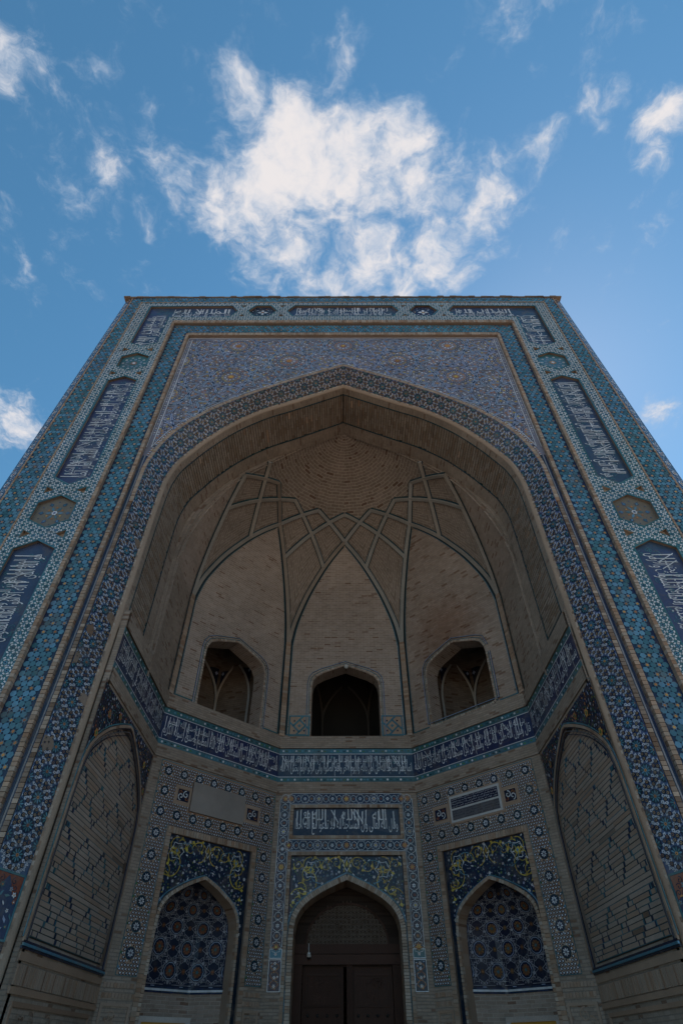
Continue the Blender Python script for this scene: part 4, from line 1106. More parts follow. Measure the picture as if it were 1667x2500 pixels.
# ------------------------------------------------------------------ the walls inside
xl, xr = XS - W, XS + W
CW = Plane((XS, Y0 + W, 0), (1, 0, 0))
DLb = Plane((xl, Y0 + A, 0), (1, 1, 0)); DRb = Plane((XS + A, Y0 + W, 0), (1, -1, 0)); LD = math.hypot(W - A, W - A)
SLb = Plane((xl, .60, 0), (0, 1, 0)); SRb = Plane((xr, Y0 + A, 0), (0, -1, 0)); LS = Y0 + A - .60
DIAG = [(-1, DLb), (1, Flip(DRb, LD))]; SIDE = [(-1, SLb), (1, Flip(SRb, LS))]
ALLW = [(CW, -A, A), (DLb, 0, LD), (DRb, 0, LD), (SLb, 0, LS), (SRb, 0, LS)]
def orient(S, p):
    """keep polygons facing out on mirrored walls"""
    return p[::-1] if isinstance(S, Flip) else p
_piece = piece
def piece(mb, S, pts, h, m, th=0.0, uv=False):
    if area(pts) < 0: pts = pts[::-1]
    _piece(mb, S, orient(S, pts), h, m, th, uv)
_plate = plate
def plate(mb, S, outer, holes=(), h=0.0, m='courses', uvo=(0, 0)):
    if isinstance(S, Flip):
        f = lambda l: [(S.L - a, t) for a, t in l]; _plate(mb, S.b, f(outer), [f(q) for q in holes], h, m, uvo)
    else: _plate(mb, S, outer, holes, h, m, uvo)
_reveal = reveal
def reveal(mb, S, loop, h0, h1, m, closed=True):
    if isinstance(S, Flip): _reveal(mb, S.b, [(S.L - a, t) for a, t in loop][::-1], h0, h1, m, closed)
    else: _reveal(mb, S, loop, h0, h1, m, closed)

# --- upper walls with the three openings
WINC = [(-1.13, ZL1), (1.13, ZL1)] + [(x, z) for x, z in ((1.14, 10.6), (1.10, 10.85), (1.0, 11.0), (.75, 11.15), (0, 11.43), (-.75, 11.15), (-1.0, 11.0), (-1.10, 10.85), (-1.14, 10.6))]
WIND = [(2.08 - 1.15, ZL1), (2.08 + 1.15, ZL1)] + [(2.08 + x, z) for x, z in ((1.16, 10.6), (1.13, 10.85), (1.02, 11.05), (.80, 11.18), (0, 11.46), (-.80, 11.18), (-1.02, 11.05), (-1.13, 10.85), (-1.16, 10.6))]
upper = part('upper_wall', 'brick walls of the upper storey with turquoise lines')
for S, a0, a1, win, m in ((CW, -A, A, WINC, 'courses'), (DLb, 0, LD, WIND, 'courses'), (DRb, 0, LD, [(LD - a, t) for a, t in WIND][::-1], 'courses_right'), (SLb, 2.0, LS, None, 'courses_fine'), (SRb, 0, LS - 2.0, None, 'courses_fine')):
    mb = MB(); plate(mb, S, rect(a0, ZL1 - .01, a1, ZS), [win] if win else [], 0, m)
    mb.build('wall_face', upper)
    mb = MB()
    lo = (lambda p, w_, h, mm: pline(mb, S, p, w_, h, mm, .02))
    if win:
        w0 = [((a - (a0 + a1) / 2) * 1.0, t) for a, t in win]; cc = (a0 + a1) / 2
        out1 = [(cc + a * 1.075, t if i < 2 else t + .09) for i, (a, t) in enumerate(w0)]; out2 = [(cc + a * 1.135, t if i < 2 else t + .16) for i, (a, t) in enumerate(w0)]
        path = lambda o_: [o_[1]] + o_[2:] + [o_[0]]
        lo(path(out2), .03, .02, 'deep_teal'); lo(path(out2), .012, .03, 'sky_glaze'); lo(path(out1), .02, .015, 'teal')
        e0 = a0 + .15; e1 = a1 - .15
        for q0, q1 in (((e0, ZS - .1), (e0, ZL1 + .06)), ((e1, ZL1 + .06), (e1, ZS - .1))): lo([q0, q1], .03, .015, 'deep_teal')
        for q0, q1 in ((e0, cc - 1.15 * 1.13), (cc + 1.15 * 1.13, e1)): lo([(q0, ZL1 + .06), (q1, ZL1 + .06)], .035, .015, 'teal')
    mb.build('glazed_line', upper)
    if win:
        mb = MB(); w1 = [(a0 + a1) / 2 + (a - (a0 + a1) / 2) * 1.035 for a, t in win]
        pth = [(x, t + (.045 if i > 1 else 0)) for i, (x, (a, t)) in enumerate(zip(w1, win))]; pth = [pth[1]] + pth[2:] + [pth[0]]
        brick_run(S, resample(pth, 40), .075, .02, .05, pitch=.075, stuff=mb, mats=('brick_pale', 'brick'), gapf=.75); mb.build('arch_brick', upper, 'stuff')
# corner shafts between the walls
for s in sgn:
    for (p, q) in (((s * W, A), None), ((s * A, W), None)):
        c = V((XS + p[0], Y0 + p[1], 0)); az = math.atan2(p[0], p[1]); inn = V((-math.sin(az), -math.cos(az), 0)); lat = V((math.cos(az), -math.sin(az), 0))
        mb = MB(); z = ZL1
        while z < ZS + .1:
            hh = .085; box(mb, c + inn * .05 + V((0, 0, z + hh / 2)), .085 + R.uniform(-.003, .003), .05, hh / 2 - .004, R.choice(('brick_warm', 'brick_warm', 'brick')), (lat, inn, V((0, 0, 1)))); z += hh
        mb.build('corner_shaft', upper, 'stuff')
# diaper squares beside the middle opening
for s in sgn:
    mb = MB(); c = (s * 1.50, 9.28); r_ = .29
    piece(mb, CW, rect(c[0] - .33, c[1] - .33, c[0] + .33, c[1] + .33), .012, 'brick_warm'); pline(mb, CW, rect(c[0] - .32, c[1] - .32, c[0] + .32, c[1] + .32), .04, .03, 'teal', .02, True)
    for k in range(4):
        an = k * pi / 2; strap(mb, CW, xf([(-.14, .14)], c, an + pi / 4)[0], xf([(.30, .14)], c, an + pi / 4)[0], .05, .028, 'teal', .02)
        piece(mb, CW, ngon((c[0] + .23 * math.cos(an + pi / 4), c[1] + .23 * math.sin(an + pi / 4)), .045, 3, an), .02, 'ink')
    piece(mb, CW, star(c, .06, .04, 4), .02, 'turquoise'); mb.build('diaper_square', upper)
# rooms behind the openings
def room(S, cc, win, dark, nm):
    p = part(nm); mb = MB(); wm = 'room_shade' if dark else 'courses_dark'  # middle room: its deep shade is put into near-black walls and dimmed ribs
    reveal(mb, S, win[::-1], -.55, 0, 'courses')
    fl = [(cc + a, -h) for a, h in ((-1.45, .55), (-1.45, 1.2), (-.85, 2.3), (.85, 2.3), (1.45, 1.2), (1.45, .55))]
    z0, z1 = ZL1 - .05, 11.7; rows = []
    prof = [(1, z0), (1, 9.4), (1, 10.4), (1, z1 - .2), (.97, z1), (.85, 12.15), (.62, 12.55), (.33, 12.8), (0, 12.9)]
    d = [0]
    for i in range(1, len(fl)): d.append(d[-1] + math.dist(fl[i], fl[i - 1]))
    pz = [0]
    for i in range(1, len(prof)): pz.append(pz[-1] + math.dist((prof[i][0] * 1.5, prof[i][1]), (prof[i - 1][0] * 1.5, prof[i - 1][1])))
    for f, z in prof: rows.append([S.at(cc + (a - cc) * f, z, -.55 + (h + .55) * f) for a, h in fl])
    mb.grid(rows[::-1], wm, lambda i, j: (d[j], pz[len(prof) - 1 - i]))
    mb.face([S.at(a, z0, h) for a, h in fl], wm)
    # front wall round the opening, seen from inside, and crown filling
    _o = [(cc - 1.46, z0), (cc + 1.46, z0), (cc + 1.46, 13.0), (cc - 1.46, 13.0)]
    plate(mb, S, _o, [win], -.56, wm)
    mb.build('room_wall', p)
    # pointed ribs on the back faces with dark tile between them
    mb = MB(); mt = MB()
    for i in range(1, 4):
        a, b = fl[i], fl[i + 1]; n = 9; half = math.dist(a, b) / 2
        for sd in (0, 1):
            pts = []
            for k in range(n + 1):
                u = k / n; f = (u ** 2.2) * .5; f = f if sd == 0 else 1 - f; q = (a[0] + (b[0] - a[0]) * f, a[1] + (b[1] - a[1]) * f); zz = 10.35 + 1.55 * u; pts.append(S.at(q[0], zz, q[1] + .04))
            sweep(mb, [S.at((a, b)[sd][0] * .99 + cc * .01, ZL1, (a, b)[sd][1] + .04), *pts], lambda p_: S.at(cc, 9.5, .5) - p_, .07, .05, 'plaster' if not dark else 'rib_shade')
        for e0, e1 in ((a, b), (b, a)):
            tm = MB(); tm.face([S.at(*( (e0[0] + (e1[0] - e0[0]) * f_), z_, (e0[1] + (e1[1] - e0[1]) * f_) + .05)) for f_, z_ in ((.04, 10.75), (.30, 11.62), (.04, 11.75))], 'ink')
            tm.face([S.at(*( (e0[0] + (e1[0] - e0[0]) * f_), z_, (e0[1] + (e1[1] - e0[1]) * f_) + .055)) for f_, z_ in ((.09, 11.42), (.13, 11.5), (.09, 11.58), (.05, 11.5))], 'sky_glaze')
            if not dark: tm.build('tile_inset', p)
    mb.build('room_rib', p)
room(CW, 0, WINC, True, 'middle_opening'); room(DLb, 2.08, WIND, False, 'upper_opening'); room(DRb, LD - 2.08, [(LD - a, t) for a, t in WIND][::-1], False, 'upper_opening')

# --- ledge and inscription band
bandp = part('inscription_band', 'dark blue band of white lettering running round the recess between turquoise borders')
TXT = {0: ('انما يعمر مساجد الله من امن بالله واليوم الاخر واقام الصلوة', 'واتى الزكوة ولم يخش الا الله'),
       1: ('فعسى اولئك ان يكونوا من المهتدين صدق الله العظيم', 'وصدق رسوله الكريم'),
       2: ('قال رسول الله صلى الله عليه وسلم من بنى مسجدا لله', 'بنى الله له بيتا في الجنة'),
       3: ('الحمد لله رب العالمين والصلوة والسلام على محمد', 'واله اجمعين'), 4: ('بسم الله الرحمن الرحيم لا اله الا الله محمد', 'رسول الله')}
for k, (S, a0, a1) in enumerate(ALLW):
    if k == 3: a0 = .05
    if k == 4: a1 = LS - .05
    mb = MB()
    for z0, z1, h, m in ((7.25, 7.555, .03, 'courses_fine'), (ZL0, ZL1, .05, 'courses_fine')):
        plate(mb, S, rect(a0, z0, a1, z1), (), h, m); mb.face([S.at(a0, z0, 0), S.at(a1, z0, 0), S.at(a1, z0, h), S.at(a0, z0, h)], 'brick_dark'); mb.face([S.at(a0, z1, h), S.at(a1, z1, h), S.at(a1, z1, 0), S.at(a0, z1, 0)], 'brick')
    mb.build('ledge_brickwork', bandp)
    mb = MB(); piece(mb, S, rect(a0, 7.555, a1, ZL0), .006, 'navy'); piece(mb, S, rect(a0, 7.56, a1, 7.68), .012, 'teal', .01); piece(mb, S, rect(a0, 8.40, a1, 8.54), .012, 'teal', .01)
    for z in (7.70, 8.38): piece(mb, S, rect(a0, z - .009, a1, z + .009), .014, 'white_glaze')
    mb.build('band_ground', bandp)
    mb = MB(); x = a0 + .12; i = 0
    while x < a1 - .05:
        for z in (7.62, 8.47):
            piece(mb, S, ngon((x, z), .032, 6), .018, 'white_glaze' if i % 2 == 0 else 'turquoise')
            piece(mb, S, xf([(-.05, 0), (0, -.025), (.05, 0), (0, .025)], (x + .1, z + R.uniform(-.015, .015)), R.uniform(-.6, .6)), .016, R.choice(('turquoise', 'deep_teal', 'green')))
        x += .2; i += 1
    mb.build('border_dots', bandp, 'stuff')
    mb = MB(); t1, t2 = TXT[k]; t1, t2 = t1 + ' ' + t2, t2 + ' ' + t1; calligraphy(mb, S, t1, a0 + .06, 7.72, a1 - .06, 8.36, .016, seed=20 + k, txt2=t2, wd=.02)
    x = a0 + .3
    while x < a1 - .2: piece(mb, S, xf([(-.06, 0), (0, -.02), (.06, .01), (0, .03)], (x, 8.2 + R.uniform(-.1, .1)), R.uniform(0, 3)), .01, 'teal'); x += .27
    mb.build('lettering', bandp)

# --- centre lower wall: door bay
door_bay = part('door_bay', 'framed bay round the wooden door, with a white lettered blue panel')
ARI = spline([(1.37, 2.2), (1.372, 3.7), (1.345, 4.12), (1.21, 4.39), (.98, 4.605), (.55, 4.83), (0, 5.03)], 5); ARO = spline([(1.50, 2.2), (1.51, 3.75), (1.50, 4.07), (1.455, 4.26), (1.38, 4.41), (1.23, 4.57), (1.0, 4.735), (.55, 4.97), (0, 5.205)], 5)
sym = lambda c, cx=0.0: [(cx + x, z) for x, z in c] + [(cx - x, z) for x, z in c[::-1][1:]]
mb = MB()
ZD = 7.25
INS = rect(-1.53, 6.12, 1.53, 6.845); FLR = [(-1.535, 2.0), (-1.535, 5.63), (1.535, 5.63), (1.535, 2.0)]
ai = sym(ARI); ao = sym(ARO)
fr2 = [(1.50, 2.0)] + ao + [(-1.50, 2.0), (-1.535, 2.0), (-1.535, 5.63), (1.535, 5.63), (1.535, 2.0)]
plate(mb, CW, [(-A, 0), (-1.535, 0), (-1.535, 5.63), (1.535, 5.63), (1.535, 0), (A, 0), (A, ZD + .01), (-A, ZD + .01)], [INS], 0, 'courses_fine')
reveal(mb, CW, INS[::-1], -.06, 0, 'brick_dark'); plate(mb, CW, INS, (), -.06, 'night')
reveal(mb, CW, [(1.535, 0), (1.535, 5.63), (-1.535, 5.63), (-1.535, 0)][::-1], -.06, 0, 'brick_dark', False)
out_ = [(1.535, 0), (1.535, 5.63), (-1.535, 5.63), (-1.535, 0), (-1.37, 0)] + ai[::-1] + [(1.37, 0)]
plate(mb, CW, out_, (), -.06, 'night')
jl = [(1.37, 0)] + ai + [(-1.37, 0)]
reveal(mb, CW, jl, -.75, .03, 'terracotta', False)
mb.build('bay_wall', door_bay)
mb = MB()
pl = [(1.44, 0)] + [((a[0] + b[0]) / 2, (a[1] + b[1]) / 2) for a, b in zip(resample(ai, 41), resample(ao, 41))] + [(-1.44, 0)]
brick_run(CW, pl, .13, .02, .09, pitch=.07, stuff=mb, mats=('brick_pale', 'brick', 'brick_pale'))
for rr_ in (([(-1.58, 6.075), (1.58, 6.075)]), ([(-1.58, 6.88), (1.58, 6.88)]), ([(-1.58, 6.08), (-1.58, 6.88)]), ([(1.58, 6.08), (1.58, 6.88)]), ([(-1.58, 2.0), (-1.58, 5.68)]), ([(1.58, 2.0), (1.58, 5.68)]), ([(-1.62, 5.67), (1.62, 5.67)])):
    brick_run(CW, rr_, .085, .03, .05, pitch=.075, stuff=mb, mats=('brick', 'brick_pale', 'terracotta'))
mb.build('frame_brick', door_bay, 'stuff')
mb = MB(); pline(mb, CW, [(1.53, 0)] + [(x * 1.018, z + .02) for x, z in resample(ao, 41)] + [(-1.53, 0)], .03, -.04, 'turquoise', .02); mb.build('turquoise_line', door_bay)
mb = MB(); calligraphy(mb, CW, 'وقال الله تعالى وان المساجد لله فلا تدعوا مع الله احدا', -1.47, 6.15, 1.47, 6.83, -.045, seed=8, wd=.03, txt2=None)
lettering(mb, CW, 'الله', .75, 6.52, 1.15, 6.82, -.04); lettering(mb, CW, 'الله', -.15, 6.52, .25, 6.82, -.04); lettering(mb, CW, 'الله', -1.0, 6.52, -.6, 6.82, -.04); lettering(mb, CW, 'مع', -1.25, 6.4, -1.05, 6.75, -.04)
mb.build('lettering', door_bay)
# the border of linked white cartouches
mb = MB()
def chain(p, q, wd, seed, lift=0.0):
    """navy strip from p to q with white linked outlines, orange flowers"""
    L = math.dist(p, q); ux, uy = (q[0] - p[0]) / L, (q[1] - p[1]) / L; an = math.atan2(uy, ux); at = lambda s: (p[0] + ux * s, p[1] + uy * s); hw = wd / 2
    piece(mb, CW, xf(rect(0, -hw, L, hw), p, an), .010 + lift, 'night')
    for y in (-hw + .012, hw - .012): strap(mb, CW, xf([(0, y)], p, an)[0], xf([(L, y)], p, an)[0], .012, .018 + lift, 'white_glaze')
    unit = .84; n = max(1, round(L / unit)); u = L / n
    for k in range(n + 1):
        if k < n + 1:
            c = at(k * u); pline(mb, CW, star(c, hw * .85, hw * .68, 8), .010, .02 + lift, 'white_glaze', 0, True); piece(mb, CW, star(c, hw * .6, hw * .3, 8), .018 + lift, 'ochre' if k % 2 == 0 else 'lilac'); piece(mb, CW, ngon(c, hw * .18, 6), .022 + lift, 'yellow')
        if k == n: break
        for f, kind in ((.26, 0), (.5, 1), (.74, 0)):
            c = at((k + f) * u)
            if kind == 0:
                pline(mb, CW, xf([(-.07, -.05), (0, -hw * .62), (.07, -.05), (.07, .05), (0, hw * .62), (-.07, .05)], c, an), .010, .02 + lift, 'white_glaze', 0, True); piece(mb, CW, xf(ngon((0, 0), .035, 6), c, an), .018 + lift, 'rust')
            else:
                pline(mb, CW, xf([(-.13, 0), (-.06, -hw * .7), (.06, -hw * .7), (.13, 0), (.06, hw * .7), (-.06, hw * .7)], c, an), .010, .02 + lift, 'white_glaze', 0, True); piece(mb, CW, xf(star((0, 0), .055, .03, 6), c, an), .018 + lift, 'white_glaze'); piece(mb, CW, xf(ngon((0, 0), .018, 6), c, an), .021 + lift, 'cobalt')
        for f in (.17, .36, .64, .83): piece(mb, CW, ngon(at((k + f) * u), .022, 8), .018 + lift, 'teal')
        for q_ in range(12):
            c = xf([(R.uniform(k * u, (k + 1) * u), R.choice((-1, 1)) * R.uniform(.5, .85) * hw)], p, an)[0]; piece(mb, CW, ngon(c, .012, 5), .017, R.choice(('white_glaze', 'turquoise', 'ochre')))
for s in sgn: chain((s * 1.79, 3.62), (s * 1.79, 7.08), .31, s)
chain((-1.62, 7.08), (1.62, 7.08), .31, 5, .006); chain((-1.62, 5.87), (1.62, 5.87), .30, 6, .006)
mb.build('cartouche_border', door_bay)
for s in sgn:
    mb = MB()
    for z0, z1, base in ((3.40, 3.58, 'teal'), (2.77, 3.37, 'ink')):
        piece(mb, CW, rect(s * 1.79 - .155, z0, s * 1.79 + .155, z1), .012, base); pline(mb, CW, rect(s * 1.79 - .15, z0, s * 1.79 + .15, z1), .016, .018, 'white_glaze', 0, True)
    for q in (-1, 1):
        pts = [(s * 1.79 + q * .10 * math.sin(pi * 3 * k / 20), 2.82 + .5 * k / 20) for k in range(21)]; pline(mb, CW, pts, .02, .018, 'rust'); 
    for z in (2.87, 3.03, 3.2, 3.3, 3.48): piece(mb, CW, star((s * 1.79, z), .045, .02, 6), .022, 'white_glaze'); piece(mb, CW, ngon((s * 1.79, z), .014, 5), .026, 'ochre')
    blossoms(mb, CW, (s * 1.79 - .13, 2.8, s * 1.79 + .13, 3.35), lambda x, z: True, 16, 3, .018, size=(.015, .028), gap=.06)
    mb.build('foot_panel', door_bay)
# flowering spandrel over an arch
def scrolls(mb, S, cx, half, zt, top_of, h, sc=1.0, seed=1):
    ok = lambda x, z: abs(x - cx) < half - .03 and z < zt - .03 and z > top_of(abs(x - cx)) + .05
    for sd in sgn:
        for dx_, z, r_, an, hand in ((.28, zt - .17, .14, 2.0, 1), (.55, zt - .24, .17, .5, -1), (.84, zt - .2, .15, 2.6, 1), (1.06, zt - .46, .19, 1.0, -1), (1.22, zt - .78, .16, 2.2, 1), (1.32, zt - 1.05, .12, .3, -1), (1.33, zt - .2, .13, 3.0, -1)):
            c = (cx + sd * dx_ * sc, zt - (zt - z) * 1.0)
            if not ok(*c): continue
            r_ *= sc
            pts = [(c[0] + r_ * (1 - i / 26 * .8) * math.cos(an + hand * sd * 7.5 * i / 26), c[1] + r_ * (1 - i / 26 * .8) * math.sin(an + hand * sd * 7.5 * i / 26)) for i in range(27)]
            for i in range(26):
                if ok(*pts[i]) and ok(*pts[i + 1]): strap(mb, S, pts[i], pts[i + 1], .02 * (1 - i / 40) * sc, h + .004, 'yellow')
            for i in (2, 9): 
                if ok(*pts[i]): piece(mb, S, xf([(0, -.02), (.09, -.05), (.13, .04), (.03, .05)], pts[i], an + hand * sd * (7.5 * i / 26 + 1.2), sc * .7), h + .006 + .003 * R.random(), 'yellow')
        c = (cx + sd * .98 * sc, zt - .33)
        if ok(*c): piece(mb, S, star(c, .10 * sc, .06 * sc, 6), h + .008, 'yellow'); piece(mb, S, star(c, .05 * sc, .03 * sc, 4), h + .012, 'turquoise'); pline(mb, S, star(c, .21 * sc, .16 * sc, 6), .014, h + .01, 'white_glaze', 0, True)
    for sd in sgn:
        for x_, z_, r_, a0_, n_ in ((.30, zt - .28, .24, .2, 4.4), (.72, zt - .38, .27, 3.0, -4.6), (1.1, zt - .62, .28, 1.2, 4.4), (1.28, zt - 1.0, .24, 2.2, -4.2), (1.0, zt - .22, .19, 4, 4)):
            q_ = [(cx + sd * x_ * sc + r_ * sc * math.cos(a0_ + n_ * i / 22) * sd, z_ + r_ * sc * math.sin(a0_ + n_ * i / 22)) for i in range(23)]
            for i in range(22):
                if ok(*q_[i]) and ok(*q_[i + 1]): strap(mb, S, q_[i], q_[i + 1], .022 * sc, h + .0105 + .0001 * i, 'yellow' if x_ != .72 else 'turquoise')
    c = (cx, zt - .2); pline(mb, S, xf([(0, -.17), (.1, -.02), (0, .17), (-.1, -.02)], c, 0, sc), .016, h + .01, 'white_glaze', 0, True); piece(mb, S, xf([(0, -.08), (.04, 0), (0, .1), (-.04, 0)], c, 0, sc), h + .008, 'yellow')
    b = (cx - half, zt - 1.9, cx + half, zt)
    blossoms(mb, S, b, ok, 120, seed, h + .004, ('white_glaze', 'white_glaze', 'lilac'), (.034, .046), .14); blossoms(mb, S, b, ok, 330, seed + 9, h, ('turquoise', 'teal', 'teal', 'green', 'sky_glaze'), (.02, .034), .062)
def topf(curve):
    c = sorted(curve)
    def f(x):
        if x >= c[-1][0] - .01: return -9 if x > c[-1][0] else 99
        i = min(max(bisect_left(c, (x, 0)), 1), len(c) - 1); a, b_ = c[i - 1], c[i]; return a[1] + (b_[1] - a[1]) * (x - a[0]) / max(1e-6, b_[0] - a[0])
    return f
mb = MB(); scrolls(mb, CW, 0, 1.535, 5.63, topf([p for p in ARO if p[1] > 3.9]), -.05, 1.0, 3); mb.build('floral_spandrel', door_bay, 'stuff')
# the wooden door itself
dr = part('wooden_door', 'dark carved double door under a pierced wooden tympanum'); DH = -.75
mb = MB(); plate(mb, CW, [(1.45, 3.3)] + [(x * 1.06, z + .05) for x, z in ai] + [(-1.45, 3.3)], (), DH + .0, 'wood_dark'); mb.build('tympanum_board', dr)
latt = lambda x, z: (x / 1.06) ** 2 + ((z - 3.76) / .86) ** 2 < 1 and z > 3.76
mb = MB(); u = .105; z = 3.76
for i in range(-11, 12):
    x = i * u; zz = 3.76
    while latt(x, zz + .01): strap(mb, CW, (x, zz), (x, zz + u), .016, DH + .035, 'wood_grey', .03); zz += u
k = 0
while 3.76 + k * u < 4.62:
    zz = 3.76 + k * u; i = -11
    while i < 11:
        if latt((i + .5) * u, zz + .02): strap(mb, CW, (i * u, zz), ((i + 1) * u, zz), .016, DH + .04, 'wood_grey', .03)
        if latt((i + .5) * u, zz + u / 2):
            c = ((i + .5) * u, zz + u / 2); pline(mb, CW, ngon(c, u * .33, 4), .014, DH + .036, 'wood_grey', .03, True)
            for q in range(4): strap(mb, CW, (c[0] + u * .33 * math.cos(q * pi / 2), c[1] + u * .33 * math.sin(q * pi / 2)), (c[0] + u * .5 * math.cos(q * pi / 2), c[1] + u * .5 * math.sin(q * pi / 2)), .02, DH + .036, 'wood_grey', .03)
            for q in range(4): strap(mb, CW, (c[0] + u * .16 * math.cos(q * pi / 2 + pi / 4), c[1] + u * .16 * math.sin(q * pi / 2 + pi / 4)), (c[0] + u * .7 * math.cos(q * pi / 2 + pi / 4), c[1] + u * .7 * math.sin(q * pi / 2 + pi / 4)), .012, DH + .033, 'wood_grey', .03)
        i += 1
    k += 1
rim = [(1.08 * math.cos(pi * q / 24), 3.76 + .88 * math.sin(pi * q / 24)) for q in range(25)]; pline(mb, CW, rim, .05, DH + .05, 'wood', .04)
mb.build('pierced_screen', dr)
for z0, z1, h in ((3.56, 3.76, .07), (3.34, 3.545, .10)):
    mb = MB(); piece(mb, CW, rect(-1.40, z0, 1.40, z1), DH + h, 'wood', h + .02); mb.build('lintel_beam', dr)
for s in sgn:
    mb = MB(); piece(mb, CW, rect(s * 1.28 - .13, 0, s * 1.28 + .13, 3.335), DH + .08, 'wood', .1); mb.build('door_jamb', dr)
    mb = MB(); c = s * .62
    piece(mb, CW, rect(c - .52, .1, c + .52, 3.31), DH - .02, 'wood', .06)
    for zb, zt_ in ((.3, 1.2), (1.35, 2.2), (2.55, 3.15)):
        pline(mb, CW, rect(c - .42, zb, c + .42, zt_), .045, DH + .0, 'wood', .03, True)
        for q in range(5): curl(mb, CW, (c + R.uniform(-.25, .25), (zb + zt_) / 2 + R.uniform(-.2, .2)), R.uniform(.08, .15), 1.4, R.uniform(0, 6), R.choice((-1, 1)), .018, DH - .01, 'wood', 16)
        pline(mb, CW, star((c, (zb + zt_) / 2), .2, .15, 8), .02, DH - .008, 'wood', .01, True)
    lo_ = mb.build('door_leaf', dr)
    for q in range(4):
        st = MB(); cc_ = c + s * 0 + (-.36 + q * .24)
        f = []
        for lv, (rr_, hh_) in enumerate(((.035, 0), (.032, .016), (.018, .028))): f.append([CW.at(cc_ + rr_ * math.cos(2 * pi * k / 10), 2.375 + rr_ * math.sin(2 * pi * k / 10), DH + .0 + hh_ - .02) for k in range(11)])
        st.grid(f, 'iron'); st.face(f[-1][:-1], 'iron'); st.build('door_stud', dr)
mb = MB(); piece(mb, CW, rect(-.02, .1, .13, 3.34), DH + .06, 'wood', .08); mb.build('door_post', dr)

for s in sgn:
    mb = MB()
    a, b = s * Pc[0][0], (xl if s < 0 else xr)
    if abs(a) > abs(b): mb.face([V((a, .665, 0)), V((b, .665, 0)), V((b, .665, 9.0)), V((a, .665, 9.0))][::-s], 'courses_fine', [(0, 0), (.1, 0), (.1, 9), (0, 9)])
    mb.face([V((b, .66, 0)), V((b, .75, 0)), V((b, .75, 9)), V((b, .66, 9))], 'courses_fine', [(0, 0), (.1, 0), (.1, 9), (0, 9)])
    mb.build('jamb_return', portal)
